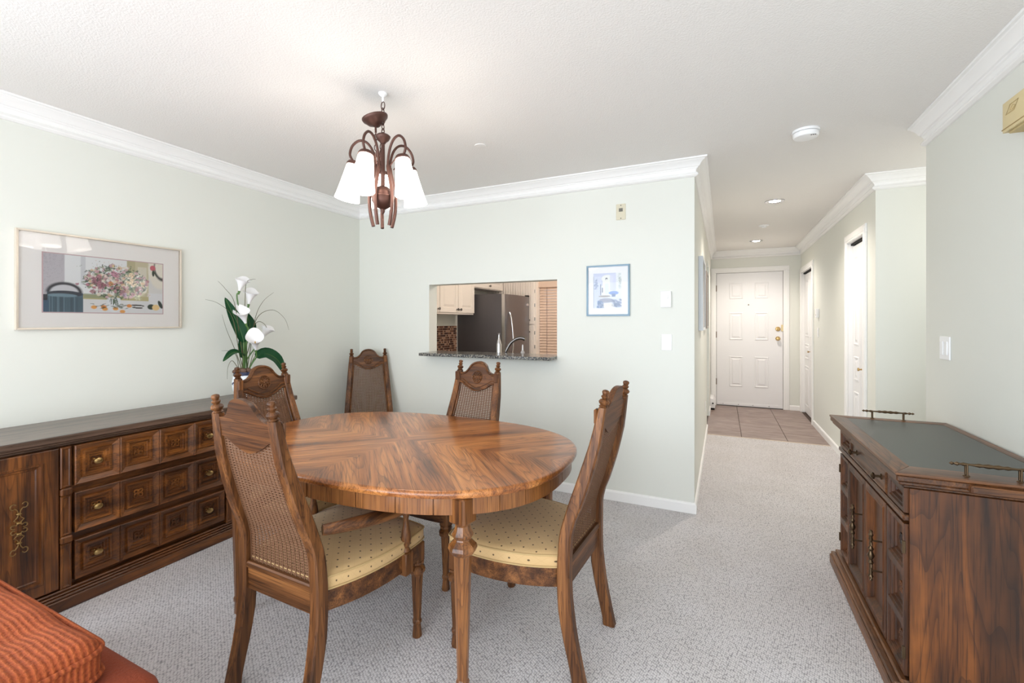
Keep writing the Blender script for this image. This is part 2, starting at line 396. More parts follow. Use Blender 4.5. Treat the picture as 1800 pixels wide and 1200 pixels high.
# stone tiles of the entry, half a tile offset
tx = [XH-.12, .10, .56, 1.02, XR+.05]
ty = [5.82, 6.15, 6.48, 6.81, 7.14, 7.47, 7.80, 7.95]
tx = [-.19, .195, .655, 1.056]
ty = [5.815, 6.22, 6.68, 7.14, 7.60, 7.92]
for i in range(3):
    for j in range(5):
        obj('tile', bx(tx[i]+.003, tx[i+1]-.003, ty[j]+.003, ty[j+1]-.003, -.05, 0, bev=.0015), M['tile'], tf)
struct(obj('trim_1', bx(XH, XR, 5.795, 5.815, -.02, .004, bev=.002), plain('carpet_edge_strip', S(206, 190, 172), .6)))
struct(obj('ceiling', bx(XL-TH, XP, REAR, YE+.1, H, H+.1), M['ceiling'], flat=True))
wallbox('wall_left', [(XL-TH, XL, -.15, YK+TH, 0, H), (XL-TH, XL, REAR, -2.25, 0, H), (XL-TH, XL, -2.25, -.15, 0, .78), (XL-TH, XL, -2.25, -.15, 2.12, H)])
wallbox('wall_back', [(XL, OX0, YB, YB+TH, 0, H), (OX1, XH, YB, YB+TH, 0, H), (OX0, OX1, YB, YB+TH, 0, OZ0-.0005), (OX0, OX1, YB, YB+TH, OZ1, H)])
wallbox('wall_hall_left', [(XH-TH, XH, YB+TH, 6.02, 0, H), (XH-TH, XH, 6.02, 6.95, 2.1, H), (XH-TH, XH, 6.95, YE, 0, H)])
DX0, DX1, DZ = -.103, .833, 2.117
wallbox('wall_hall_end', [(XH-TH, DX0, YE, YE+TH, 0, H), (DX1, XR+TH, YE, YE+TH, 0, H), (DX0, DX1, YE, YE+TH, DZ, H)])
B0, B1, B2, B3, BZ = 4.58, 5.12, 6.945, 7.84, 2.06
wallbox('wall_hall_right', [(XR, XR+TH, YR, B0, 0, H), (XR, XR+TH, B0, B1, BZ, H), (XR, XR+TH, B1, B2, 0, H), (XR, XR+TH, B2, B3, BZ, H), (XR, XR+TH, B3, YE, 0, H)])
wallbox('wall_recess', [(XR+TH, XP, YR, YR+TH, 0, H)])
wallbox('wall_right', [(XR, XR+TH, REAR, 3.345, 0, H)])
wallbox('wall_passage_right', [(XP, XP+TH, 3.2, YR+TH, 0, H)])
wallbox('wall_passage_near', [(XR+TH, XP, 3.2, 3.345, 0, H)])
wallbox('wall_rear', [(XL, -2.75, REAR-TH, REAR, 0, H), (.95, XR, REAR-TH, REAR, 0, H), (-2.75, .95, REAR-TH, REAR, 2.17, H)])
wallbox('wall_kitchen_back', [(XL, -2.44, YK, YK+TH, 0, H), (-1.5, XH-TH, YK, YK+TH, 0, H), (-2.44, -1.5, YK, YK+TH, 0, .78), (-2.44, -1.5, YK, YK+TH, 1.92, H)])
bm = NB()
for x in (-2.75, -.925, .90): box(bm, x, x+.05, REAR-.09, REAR-.03, 0, 2.17)
box(bm, -2.75, .95, REAR-.09, REAR-.03, 2.12, 2.17); box(bm, -2.75, .95, REAR-.09, REAR-.03, 0, .05)
struct(obj('window_1', bm, M['trim'], flat=True))
bm = NB()
for y in (-2.25, -1.225, -.20): box(bm, XL-.09, XL-.04, y, y+.05, .78, 2.12)
box(bm, XL-.09, XL-.04, -2.25, -.15, .78, .83); box(bm, XL-.09, XL-.04, -2.25, -.15, 2.07, 2.12)
struct(obj('window_3', bm, M['trim'], flat=True))

def offset_path(path, d, i):
    """point of the path's corner i pushed d to the right hand side, mitred"""
    P = [Vector((p[0], p[1])) for p in path]
    def nr(a, b):
        v = (b-a).normalized(); return Vector((v.y, -v.x))
    if i == 0: return P[0]+d*nr(P[0], P[1])
    if i == len(P)-1: return P[-1]+d*nr(P[-2], P[-1])
    a, b = nr(P[i-1], P[i]), nr(P[i], P[i+1])
    return P[i]+d*(a+b)/(1+a.dot(b))
def moulding(path, prof, name0, num):
    out = []
    for i in range(len(path)-1):
        t = NB(); rows = []
        for e in (i, i+1):
            rows.append([t.verts.new((*offset_path(path, d, e), z)) for d, z in prof])
        n = len(prof)
        for k in range(n-1): t.faces.new((rows[0][k], rows[1][k], rows[1][k+1], rows[0][k+1]))
        t.faces.new(rows[0]); t.faces.new(rows[1][::-1])
        nm = name0 if num is None else '%s_%s' % (name0, num[i])
        out.append(struct(obj(nm, t, M['trim'], ang=20)))
    return out
crown = [(0, -.115), (.010, -.115), (.024, -.107), (.027, -.101), (.022, -.093), (.011, -.083), (.010, -.074), (.017, -.062), (.024, -.058), (.026, -.053),
         (.034, -.050), (.038, -.045), (.045, -.034), (.056, -.024), (.068, -.017), (.072, -.012), (.084, -.010), (.085, -.002), (.085, 0), (0, 0)]
crown = [(d, z+H-.0005) for d, z in crown]
moulding([(XL, REAR), (XL, YB), (XH, YB), (XH, YE), (XR, YE), (XR, YR), (XP, YR)], crown, 'trim', [2, 3, 4, 5, 6, 7])
moulding([(XR, 3.345), (XR, REAR)], crown, 'trim', [8])
base = [(0, .0005), (.013, .0005), (.013, .062), (.009, .070), (.004, .074), (0, .075)]
moulding([(XL, REAR), (XL, YB), (XH, YB), (XH, 6.02)], base, 'baseboard', ['left', 'back', 'hall_left'])
moulding([(XH, 6.95), (XH, 7.38)], base, 'baseboard', ['hall_stub'])
moulding([(DX1+.075, YE), (XR, YE)], base, 'baseboard', ['hall_end'])
moulding([(XR, B2-.078), (XR, B1+.078)], base, 'baseboard', ['hall_right'])
moulding([(XR, B0-.078), (XR, YR), (XP, YR)], base, 'baseboard', ['hall_corner', 'recess'])
moulding([(XR, 3.345), (XR, REAR)], base, 'baseboard', ['right'])

# entry door -------------------------------------------------------
d1 = struct(bpy.data.objects.new('door_1', None)); COL.objects.link(d1); d1.location = (0, YE, 0)
def casing(parent, x0, x1, z1, wdt=.073, y0=-.016, name='door_casing', mtx=None):
    bm = NB()
    for a, b in ((x0-wdt, x0), (x1, x1+wdt)):
        box(bm, a, b, y0, 0, .001, z1-.0005, bev=.003, mtx=mtx); box(bm, a+.018, b-.018, y0-.004, y0+.004, .001, z1+.017, bev=.002, mtx=mtx)
    box(bm, x0-wdt, x1+wdt, y0, 0, z1, z1+wdt, bev=.003, mtx=mtx); box(bm, x0-wdt+.018, x1+wdt-.018, y0-.004, y0+.004, z1+.018, z1+wdt-.018, bev=.002, mtx=mtx)
    return obj(name, bm, M['trim'], parent)
casing(d1, DX0, DX1, DZ)
bm = bx(DX0, DX0+.006, -.002, .06, 0, DZ, mi=0); box(bm, DX1-.006, DX1, -.002, .06, 0, DZ); box(bm, DX0, DX1, -.002, .06, DZ-.006, DZ)
obj('jamb', bm, M['trim'], d1)
obj('dark_gap', bx(DX0+.006, DX1-.006, .05, .06, 0, DZ-.006), M['dark'], d1)
leaf = obj('door_leaf', bx(DX0+.010, DX1-.010, .008, .048, .012, DZ-.010, bev=.002), M['door'], d1)
raised = [(0, 0), (.006, .007), (.014, .007), (.022, .001), (.036, .001), (.052, .008), (.06, .008)]
for x0, x1 in ((.09, .282), (.447, .632)):
    for z0, z1 in ((1.698, 1.95), (1.051, 1.483), (.314, .791)):
        t = NB(); coffer(t, x0, x1, z0, z1, raised); bmesh.ops.transform(t, matrix=T(0, .008, 0) @ FRONT, verts=t.verts)
        obj('door_panel', t, M['door'], leaf, ang=10)
for nm, z, pr in (('door_knob', 1.079, [(.0, 0), (.033, 0), (.033, .006), (.012, .012), (.012, .03), (.024, .038), (.029, .05), (.024, .062), (0, .066)]),
                  ('deadbolt', 1.226, [(0, 0), (.034, 0), (.034, .008), (.028, .016), (.012, .018), (.010, .03), (0, .03)])):
    obj(nm, lathe(NB(), pr[1:] if pr[0][0] == 0 else pr, 20, T(.758, .008, z) @ Rx(PI/2)), M['brass'], leaf)
obj('strike_plate', bx(.800, .832, -.001, .009, 1.19, 1.29, bev=.002), M['cream'], leaf)
obj('peephole', lathe(NB(), [(.009, 0), (.009, .004), (0, .004)], 12, T(.361, .008, 1.601) @ Rx(PI/2)), M['dbrass'], leaf)
for z in (1.87, 1.13, .38): obj('hinge', bx(DX0-.006, DX0+.012, -.004, .010, z-.05, z+.05, bev=.002), M['dbrass'], d1)
obj('sweep_strip', bx(DX0+.012, DX1-.012, .002, .009, .012, .05, bev=.001), M['door'], leaf)
for x in (.0, .22, .42, .64): obj('screw', lathe(NB(), [(.006, 0), (.005, .002), (0, .002)], 8, T(x, .002, .032) @ Rx(PI/2)), M['pewter'], leaf)

# bifold closet doors on the right of the hall: local x runs towards the camera, local -y looks into the hall
def bifold(name, y0, y1):
    d = struct(bpy.data.objects.new(name, None)); COL.objects.link(d); d.location = (XR, y1, 0); d.rotation_euler = (0, 0, -PI/2)
    W = y1-y0
    casing(d, 0, W, BZ)
    bm = bx(0, .004, 0, TH, 0, BZ); box(bm, W-.004, W, 0, TH, 0, BZ); box(bm, 0, W, 0, TH, BZ-.004, BZ)
    obj('jamb', bm, M['trim'], d)
    obj('top_gap_shade', bx(.004, W-.004, .02, .09, BZ-.022, BZ-.004), M['dark'], d)  # dark strip that paints the shade in the gap above the leaves
    obj('closet_shade_sheet', bx(.004, W-.004, .10, .115, 0, BZ-.02), M['dark'], d)  # near-black sheet standing in for the shade behind the leaves
    h = W/2
    for i in range(2):
        a, b = i*h+.006, (i+1)*h-.004
        lf = obj('door_leaf', bx(a, b, .035, .068, .015, BZ-.03, bev=.002), M['door'], d)
        for z0, z1 in ((1.12, 1.93), (.80, 1.02), (.12, .70)):
            t = NB(); coffer(t, a+.055, b-.055, z0, z1, raised); bmesh.ops.transform(t, matrix=T(0, .035, 0) @ FRONT, verts=t.verts)
            obj('door_panel', t, M['door'], lf, ang=10)
        if i == 1: obj('door_knob', lathe(NB(), [(.012, 0), (.006, .006), (.006, .02), (.015, .028), (.013, .036), (0, .038)], 14, T(a+.05, .035, .92) @ Rx(PI/2)), M['brass'], lf)
    return d
bifold('door_2', B0, B1); bifold('door_3', B2, B3)

# ------------------------------------------------------------------ dining table
TX, TY, TA, TB_, TN = -1.44, 1.78, .855, .585, 2.6
tbl = thing('dining_table', 'large oval oak dining table with burst veneer top and turned faceted legs', 'table', (TX, TY, 0))
def sup(a, b, n=TN, N=96, t0=0, t1=2*PI):
    P = []
    for i in range(N+1):
        t = t0+(t1-t0)*i/N; c, s = math.cos(t), math.sin(t)
        P.append((a*math.copysign(abs(c)**(2/n), c), b*math.copysign(abs(s)**(2/n), s)))
    return P
edge = [(.010, .722), (.003, .724), (0, .730), (0, .740), (.003, .746), (.010, .7495), (.016, .75)]
for half in (0, 1):
    t0 = -PI/2 if half == 0 else PI/2
    t = NB(); rows = []
    sgn = 1 if half == 0 else -1
    for ins, z in edge:
        P = sup(TA-ins, TB_-ins, N=72, t0=t0, t1=t0+PI)
        rows.append([t.verts.new(((abs(x)+.0007)*sgn, y, z)) for x, y in P])
    for a, b in zip(rows, rows[1:]):
        for i in range(72): t.faces.new((a[i], a[i+1], b[i+1], b[i]))
    t.faces.new(rows[-1]); t.faces.new(rows[0][::-1])
    t.faces.new([r[0] for r in rows][::-1]); t.faces.new([r[-1] for r in rows])
    obj('tabletop_half', t, M['tb_top'], tbl, ang=40)
LEGS = [(.612, -.428), (-.570, -.450), (.600, .436), (-.580, .446)]
# apron of separate veneered staves between narrow grooves
NS = 32
full = sup(TA-.022, TB_-.022, N=NS*8)
inner = sup(TA-.05, TB_-.05, N=NS*8)
for s in range(NS):
    o = full[s*8:s*8+9]; q = inner[s*8:s*8+9]
    def lerp(P, e): # shorten the stave a little at both ends
        a = Vector(P[0]).lerp(Vector(P[1]), e); b = Vector(P[-1]).lerp(Vector(P[-2]), e); return [a]+[Vector(p) for p in P[1:-1]]+[b]
    o, q = lerp(o, .09), lerp(q, .09)
    prism_pts = [tuple(p) for p in o]+[tuple(p) for p in q[::-1]]
    obj('apron_panel', prism(NB(), prism_pts,   .660, .7215, bev=.001), M['tb_apron'], tbl, ang=25)
t = NB(); A = sup(TA-.027, TB_-.027, N=96)[:-1]; Bp = sup(TA-.06, TB_-.06, N=96)[:-1]
va = [[t.verts.new((*p, z)) for p in A] for z in (.664, .7213)]; vb = [[t.verts.new((*p, z)) for p in Bp] for z in (.664, .7213)]
for i in range(96):
    j = (i+1) % 96
    for f in ((va[0][i], va[0][j], va[1][j], va[1][i]), (vb[0][j], vb[0][i], vb[1][i], vb[1][j]), (va[0][j], va[0][i], vb[0][i], vb[0][j])): t.faces.new(f)
obj('apron_liner', t, M['tb_z'], tbl)
legprof = [(.020, 0), (.021, .004), (.0195, .05), (.0235, .058), (.0235, .072), (.0195, .080), (.0315, .512), (.033, .517), (.047, .528), (.052, .540), (.049, .552), (.030, .568),
           (.028, .573), (.037, .580), (.038, .588), (.029, .604), (.026, .618), (.030, .628), (.03, .63)]
for lx, ly in LEGS:
    a = math.atan2(ly, lx)
    # pulled out until the block stands in the apron line
    bm = lathe(NB(), legprof, 8, T(lx, ly, 0) @ Rz(a), off=.5)
    box(bm, -.036, .036, -.036, .036, .628, .7215, bev=.006, mtx=T(lx, ly, 0) @ Rz(-.18 if lx*ly < 0 else .18))
    obj('leg', bm, M['tb_z'], tbl, ang=25)

# ------------------------------------------------------------------ dining chairs (face local +y)
PF = [(0, -.056), (.016, -.056), (.089, -.039), (.17, -.018), (.26, -.002), (.353, .004), (.47, .001), (.548, -.005), (.633, -.029), (.746, -.067), (.835, -.096), (.912, -.120), (.968, -.130), (1.018, -.142)]
PB = [(0, -.107), (.016, -.103), (.055, -.094), (.151, -.073), (.224, -.060), (.324, -.049), (.403, -.047), (.532, -.050), (.583, -.058), (.66, -.090), (.775, -.126), (.874, -.151), (.932, -.160), (1.018, -.171)]
def interp(P, z):
    for (a, u), (b, v) in zip(P, P[1:]):
        if a <= z <= b: return u+(v-u)*(z-a)/(b-a)
    return P[-1][1]
def half_w(z):                                  # centre line of the back post
    return .192 if z < .47 else .192-(.192-.148)*(z-.47)/(1.018-.47)
def make_chair(arms):
    c = thing('dining_armchair' if arms else 'dining_chair', '-', 'chair')
    zs = [0, .03, .06, .1, .15, .2, .26, .32, .38, .44, .50, .53, .56, .60, .65, .70, .76, .82, .88, .94, .985, 1.018]
    for s in (-1, 1):
        t = NB(); rings = []
        for z in zs:
            f, b, x, hw = interp(PF, z), interp(PB, z), s*half_w(z), (.0205 if z < .9 else .0205-.002*(z-.9)/.118)
            k = .006
            rings.append([t.verts.new(p) for p in ((x-hw+k, f, z), (x+hw-k, f, z), (x+hw, f-k, z), (x+hw, b+k, z), (x+hw-k, b, z), (x-hw+k, b, z), (x-hw, b+k, z), (x-hw, f-k, z))])
        for a, b in zip(rings, rings[1:]):
            for i in range(8): t.faces.new((a[i], a[(i+1) % 8], b[(i+1) % 8], b[i]))
        t.faces.new(rings[0][::-1]); t.faces.new(rings[-1])
        post = obj('back_post', t, M['ch_z'], c, ang=35)
        yc = (interp(PF, 1.018)+interp(PB, 1.018))/2
        fp = [(.015, 0), (.017, .004), (.012, .009), (.018, .014), (.0205, .021), (.016, .028), (.009, .032), (.0125, .036), (.0145, .041), (.0095, .046), (.011, .050), (.0135, .056), (.012, .062), (.006, .065), (0, .0655)]
        obj('finial', lathe(NB(), fp, 16, T(s*half_w(1.018), yc, 1.018) @ Rx(.16)), M['ch_z'], post, ang=50)
        # bevelled plinth block carved on the post's front below the finial
        obj('post_cap', bx(s*half_w(.98)-.016, s*half_w(.98)+.016, interp(PF, .98)-.004, interp(PF, .98)+.008, .955, 1.012, bev=.005, mtx=None), M['ch_z'], post)
        # front leg
        lp = [(.019, 0), (.021, .005), (.016, .055), (.020, .062), (.020, .070), (.0165, .076), (.025, .262), (.027, .268), (.035, .279), (.036, .290), (.029, .300), (.022, .305), (.030, .312), (.03, .322)]
        bm = lathe(NB(), lp, 8, T(s*.238, .436, 0), off=.5); box(bm, s*.238-.024, s*.238+.024, .411, .459, .318, .40, bev=.004)
        obj('front_leg', bm, M['ch_z'], c, ang=25)
    # seat frame and cushion share one outline
    def outline(d):
        P = [(-.178, -.02), (-.205+0, .02), (-.245, .12), (-.268, .24), (-.270, .36), (-.262, .44), (-.235, .467), (-.12, .482), (0, .488),
             (.12, .482), (.235, .467), (.262, .44), (.270, .36), (.268, .24), (.245, .12), (.205, .02), (.178, -.02)]
        P = [p[:] for p in P]
        q = [(x*(1-d/.25), .22+(y-.22)*(1-d/.25)) for x, y in P]
        return [(v.x, v.y) for v in spline([(x, y, 0) for x, y in q], 4)]
    obj('seat_rail', prism(NB(), outline(.004), .338, .408, bev=.004), M['ch_x'], c)
    t = NB(); rows = []
    for d, z in ((.012, .408), (.002, .413), (.0, .42), (.0, .452), (.004, .460), (.03, .468), (.08, .476), (.15, .481), (.21, .483)):
        rows.append([t.verts.new((x, y, z)) for x, y in outline(d)])
    n = len(rows[0])
    for a, b in zip(rows, rows[1:]):
        for i in range(n): t.faces.new((a[i], a[(i+1) % n], b[(i+1) % n], b[i]))
    t.faces.new(rows[-1]); t.faces.new(rows[0][::-1])
    cu = obj('seat_cushion', t, M['cushion'], c, ang=60)
    bm = NB()
    for z in (.414, .457): tube(bm, [(x, y, z) for x, y in outline(-.001)], .0032, 6, closed=True)
    obj('piping', bm, M['piping'], cu, ang=60)
    # lower back rail
    bm = box(NB(), -.19, .19, interp(PB, .4)+.012, interp(PF, .4)-.006, .34, .425, bev=.004)
    box(bm, -.18, .18, interp(PB, .43)+.006, interp(PF, .43)-.002, .42, .445, bev=.005)
    obj('back_rail', bm, M['ch_x'], c)
    # crest: curved board with an arched top and a dipped lower edge, following the lean of the back
    def top(x):
        a = abs(x)
        if a < .066: return 1.030+.050*math.sqrt(max(0, 1-(a/.0705)**2)) if a < .06 else 1.030+.050*math.sqrt(max(0, 1-(a/.0705)**2))
        u = min(1, (a-.066)/.055); return 1.0075+(1.047-1.0075)*(1-u)**2.2
    def bot(x): return .893+.047*(min(1, abs(x)/.115))**1.6
    xs = [-.137+.274*i/48 for i in range(49)]
    def crest(inset, yo0, yo1):
        t = NB(); F, B = [], []
        for x in xs:
            x *= 1-inset/.137*.6
            z1, z0 = top(x)-inset, bot(x)+inset
            rf, rb = [], []
            for k in range(7):
                z = z0+(z1-z0)*k/6; ym = (interp(PF, min(z, 1.018))+interp(PB, min(z, 1.018)))/2-max(0, z-1.018)*.26
                rf.append(t.verts.new((x, ym+yo1, z))); rb.append(t.verts.new((x, ym+yo0, z)))
            F.append(rf); B.append(rb)
        for i in range(48):
            for k in range(6):
                t.faces.new((F[i][k], F[i+1][k], F[i+1][k+1], F[i][k+1])); t.faces.new((B[i][k+1], B[i+1][k+1], B[i+1][k], B[i][k]))
            t.faces.new((F[i][6], F[i+1][6], B[i+1][6], B[i][6])); t.faces.new((B[i][0], B[i+1][0], F[i+1][0], F[i][0]))
        t.faces.new(F[0]+B[0][::-1]); t.faces.new(B[48]+F[48][::-1])
        return t
    cr = obj('crest_rail', crest(0, -.009, .007), M['ch_x'], c, ang=40)
    # moulded rim on the front: tubes along the upper and lower outlines
    def surf(x, z, e): return (x, (interp(PF, min(z, 1.018))+interp(PB, min(z, 1.018)))/2-max(0, z-1.018)*.26+e, z)
    bm = tube(NB(), [surf(x*.97, top(x)-.007, .009) for x in xs], .0065, 6)
    tube(bm, [surf(x*.97, bot(x)+.005, .009) for x in xs], .0065, 6)
    tube(bm, [surf(x*.95, bot(x)+.024, .0085) for x in xs], .0036, 6)
    obj('crest_moulding', bm, M['ch_x'], cr, ang=60)
    bm = NB()
    def ros(r, a): return surf(r*math.cos(a), .982+r*math.sin(a), .0092)
    tube(bm, [ros(.037, 2*PI*i/28) for i in range(28)], .0036, 5, closed=True)
    for k in range(8):
        a = 2*PI*k/8
        tube(bm, [ros(.008+.014*(1-math.cos(2*PI*i/12))*.9, a+.30*math.sin(2*PI*i/12)) for i in range(12)], .0034, 5, closed=True)
    lathe(bm, [(.007, -.002), (.007, .003), (.004, .006), (0, .006)], 10, T(*ros(0, 0)) @ Rx(-PI/2))
    obj('carved_rosette', bm, M['ch_x'], cr, ang=60)
    # woven cane: real strands both ways
    t = NB()
    def ym(z): return (interp(PF, z)+interp(PB, z))/2
    def ribbon(p, w, ax):
        th = .0011
        for a, b in zip(p, p[1:]):
            a, b = Vector(a), Vector(b); o = Vector((w/2, 0, 0)) if ax == 'x' else Vector((0, 0, w/2)); d = Vector((0, th, 0))
            v = [t.verts.new(q) for q in (a-o-d, a+o-d, b+o-d, b-o-d, a-o+d, a+o+d, b+o+d, b-o+d)]
            for f in ((0, 1, 2, 3), (7, 6, 5, 4), (0, 4, 5, 1), (3, 2, 6, 7), (1, 5, 6, 2), (0, 3, 7, 4)): t.faces.new([v[i] for i in f])
    zz = [.44, .50, .55, .60, .66, .72, .80, .88, .945]
    N = 31
    for i in range(N):
        u = -1+2*(i+.5)/N
        ribbon([(u*(half_w(z)-.018), ym(z)+(.0012 if i % 2 else -.0012), z) for z in zz], .0046, 'x')
    z = .443
    while z < .942:
        hw = half_w(z)-.016; ribbon([(-hw, ym(z), z), (hw, ym(z), z)], .0048, 'z'); z += .0098
    cp = obj('cane_panel', t, M['cane'], c, flat=True); cp['kind'] = 'stuff'
    bm = NB()
    for s in (-1, 1): tube(bm, [(s*(half_w(z)-.026), ym(z)+.006, z) for z in zz[:-1]+[.935]], .006, 6)
    obj('cane_border', bm, M['ch_z'], c, ang=60)
    if arms:
        for s in (-1, 1):
            P = spline([(s*.196, -.012, .625), (s*.225, .04, .622), (s*.262, .13, .617), (s*.276, .22, .607), (s*.270, .31, .592), (s*.262, .36, .575)], 6)
            n = len(P); obj('arm', tube(NB(), P, [.017+.006*math.sin(PI*i/(n-1)) for i in range(n)], 10, sq=1.25), M['ch_y'], c, ang=60)
            bp = [(.014, 0), (.018, .006), (.015, .014), (.011, .020), (.017, .034), (.021, .055), (.018, .08), (.012, .11), (.010, .135), (.014, .150), (.013, .172)]
            bm = lathe(NB(), bp, 12, T(s*.268, .33, .412)); box(bm, s*.268-.02, s*.268+.02, .307, .353, .325, .414, bev=.004)
            obj('arm_support', bm, M['ch_z'], c, ang=40)
    return c
def place(c, x, y, fx, fy, label):
    c.location = (x, y, 0); c.rotation_euler = (0, 0, math.atan2(fy, fx)-PI/2); c['label'] = label; c['group'] = 'dining chairs around the oval table'
c1 = make_chair(True)
place(c1, -1.425, 1.12, .03, 1, 'oak armchair with cane back, nearest the camera with its back turned')
ch = make_chair(False)
place(ch, -.545, 1.785, -.9985, .055, 'oak side chair with gold dotted seat at the right end of the table')
c2 = copy_tree(ch); place(c2, -2.259, 1.74, .9994, .03, 'oak cane-back chair at the left table end in front of the sideboard')
c4 = copy_tree(ch); place(c4, -1.431, 2.34, -.122, -.992, 'oak cane-back chair on the far long side of the table below the pass-through')
c3 = copy_tree(ch); place(c3, -2.875, 3.095, .71, -.705, 'oak cane-back chair standing alone in the far room corner')

# ------------------------------------------------------------------ sideboard (front looks along local -y, turned to +X)
SBL = 1.715
sb = thing('sideboard', 'long dark oak sideboard with coffered drawers along the left wall', 'sideboard', (XL+.015, 1.391, 0), PI/2)
D = .452   # local y runs from 0 at the wall to -D at the front
hl = SBL/2
bm = box(NB(), -hl+.03, hl-.03, -D+.024, -.002, .05, .752)
obj('carcass', bm, M['sb_x'], sb)
bm = NB()
for z0, z1, o in ((0, .055, .030), (.055, .068, .026), (.068, .078, .018), (.078, .09, .008)):
    box(bm, -hl+.004-o+.03, hl-.004+o-.03, -D-o, -.002, z0+(.0005 if z0 else 0), z1, bev=.004)
obj('plinth', bm, M['sb_x'], sb)
bm = NB()
for z0, z1, o in ((.752, .764, -.004), (.764, .776, .006), (.776, .806, .016)):
    box(bm, -hl+.012-o, hl-.012+o, -D-o, -.001, z0, z1, bev=.004)
tp = obj('top', bm, M['sb_top'], sb)
deep = [(0, 0), (.004, .004), (.029, -.009), (.033, -.001), (.040, -.001), (.043, -.010), (.050, -.010), (.053, -.016), (.060, -.016), (.063, -.022)]
x0d, x1d = 1.036-1.391, 1.740-1.391
for r, (z0, z1) in enumerate(((.559, .747), (.336, .524), (.113, .300))):
    cw = (x1d-x0d)/4
    dr = obj('drawer', board(NB(), [(x0d+i*cw, x0d+(i+1)*cw, z0, z1) for i in range(4)], deep, -D-.004, .026), M['sb_x'], sb, ang=12)
    for i in range(4):
        cx, cz = x0d+(i+.5)*cw, (z0+z1)/2
        bm = NB()
        for q in range(4):
            a = PI/4+q*PI/2
            P = []
            for k in range(13):
                th = 2*PI*k/12; rr = .014+.010*math.cos(th); tt = .008*math.sin(th)
                P.append((cx+rr*math.cos(a)-tt*math.sin(a), -D+.0150, cz+rr*math.sin(a)+tt*math.cos(a)))
            tube(bm, P[:-1], .0036, 6, closed=True)
            a = q*PI/2
            tube(bm, [(cx+(.008+.006*k)*math.cos(a+.25*(k-1)), -D+.0150, cz+(.008+.006*k)*math.sin(a+.25*(k-1))) for k in range(3)], [.002, .003, .0022], 6)
        obj('carved_flower', bm, M['sb_x'], dr, ang=60)
        if i in (0, 3):
            kb = lathe(NB(), [(.013, 0), (.013, .002), (.006, .004), (.006, .014), (.013, .017), (.0165, .022), (.015, .027), (.009, .030), (0, .031)], 18, T(cx, -D+.017, cz) @ Rx(PI/2), sx=1.15, sy=.85)
            obj('knob', kb, M['brass'], dr, ang=40)
for s in (-1, 1):
    cx = s*(x1d+.031) if s > 0 else x0d-.031
    bm = NB()
    cells = [(cx-.020, cx+.020, .092, .300), (cx-.020, cx+.020, .335, .522), (cx-.020, cx+.020, .558, .748)]
    for cl in cells: board(bm, [cl], [(0, 0), (.004, .004), (.008, .004), (.012, -.001), (.014, -.001)], -D-.004, .028)
    for z in (.3175, .540): box(bm, cx-.022, cx+.022, -D-.016, -D+.0245, z-.017, z+.017, bev=.006)
    obj('pilaster', bm, M['sb_z'], sb, ang=12)
    dx0, dx1 = (cx+.024, hl-.036) if s > 0 else (-hl+.036, cx-.024)
    dm = [(0, 0), (.004, .003), (.052, .003), (.055, .008), (.062, .008), (.067, -.004), (.074, -.004), (.078, -.008), (.085, -.008)]
    dr = obj('door', board(NB(), [(dx0, dx1, .098, .747)], dm, -D-.003, .027), M['sb_z'], sb, ang=12)
    hx, hz = ((.849-1.391) if s < 0 else -(.849-1.391)), .434
    bm = NB()
    for sx in (-1, 1):
        for sz in (-1, 1):
            P = [(.003, .018), (.006, .026), (.017, .036), (.006, .046), (.003, .054), (.003, .064), (.006, .074), (.013, .082)]
            P += [(.020+.010*math.cos(a), .092+.011*math.sin(a)) for a in [-2.2+i*.55 for i in range(10)]]
            tube(bm, [(hx+sx*u*.92, -D-.010, hz+sz*v*1.07) for u, v in P], .0024, 6)
            P = [(.003, .030), (.005, .020), (.011, .014)]+[(.019+.009*math.cos(a), .011+.008*math.sin(a)) for a in [2.6-i*.6 for i in range(9)]]
            tube(bm, [(hx+sx*u*.92, -D-.010, hz+sz*v*1.07) for u, v in P], .0024, 6)
    for v in (-.059, -.022, .022, .059): box(bm, hx-.008, hx+.008, -D-.014, -D+.006, hz+v*1.07-.003, hz+v*1.07+.003, bev=.001)
    obj('scroll_handle', bm, M['brass'], dr, ang=60)

# ------------------------------------------------------------------ serving cabinet on the right (front along local -y, turned to -X)
sv = thing('serving_cabinet', 'dark oak serving cabinet with slate-coloured inset top against the right wall', 'cabinet', (XR-.012, 2.50, 0), -PI/2)
FD = .469        # front plane
wl, wr = -.485, .495      # local x: far end, near end
bm = box(NB(), wl+.004, wr, -FD+.027, -.001, .05, .752); obj('carcass', bm, M['sv_z'], sv)
bm = NB()
for z0, z1, o in ((0, .050, .040), (.050, .064, .034), (.064, .078, .014)):
    box(bm, wl-.022, wr+.004, -FD-o, -.004, z0+(.0003 if z0 else 0), z1, bev=.005)
obj('plinth', bm, M['sv_x'], sv)
# top: four mitred borders round the inset, moulded edge below
X0, X1, Y0, Y1 = -.545, .525, -.502, -.002
bm = NB()
for z0, z1, o in ((.752, .764, -.026), (.764, .778, -.012), (.778, .800, -.003)): box(bm, X0-o, X1+o, Y0-o, Y1, z0, z1, bev=.004)
obj('top_moulding', bm, M['sv_x'], sv)
def border(P, m):
    obj('top_border', prism(NB(), P, .800, .811, bev=.003), m, sv)
e = .066
border([(X0, Y0), (X1, Y0), (X1-.10, Y0+e), (X0+e, Y0+e)], M['sv_x'])
border([(X0, Y1-.0), (X0+e, Y1-.035), (X1-.10, Y1-.035), (X1, Y1)], M['sv_x'])
border([(X0, Y0), (X0+e, Y0+e), (X0+e, Y1-.035), (X0, Y1)], M['sv_y'])
border([(X1, Y0), (X1, Y1), (X1-.10, Y1-.035), (X1-.10, Y0+e)], M['sv_y'])
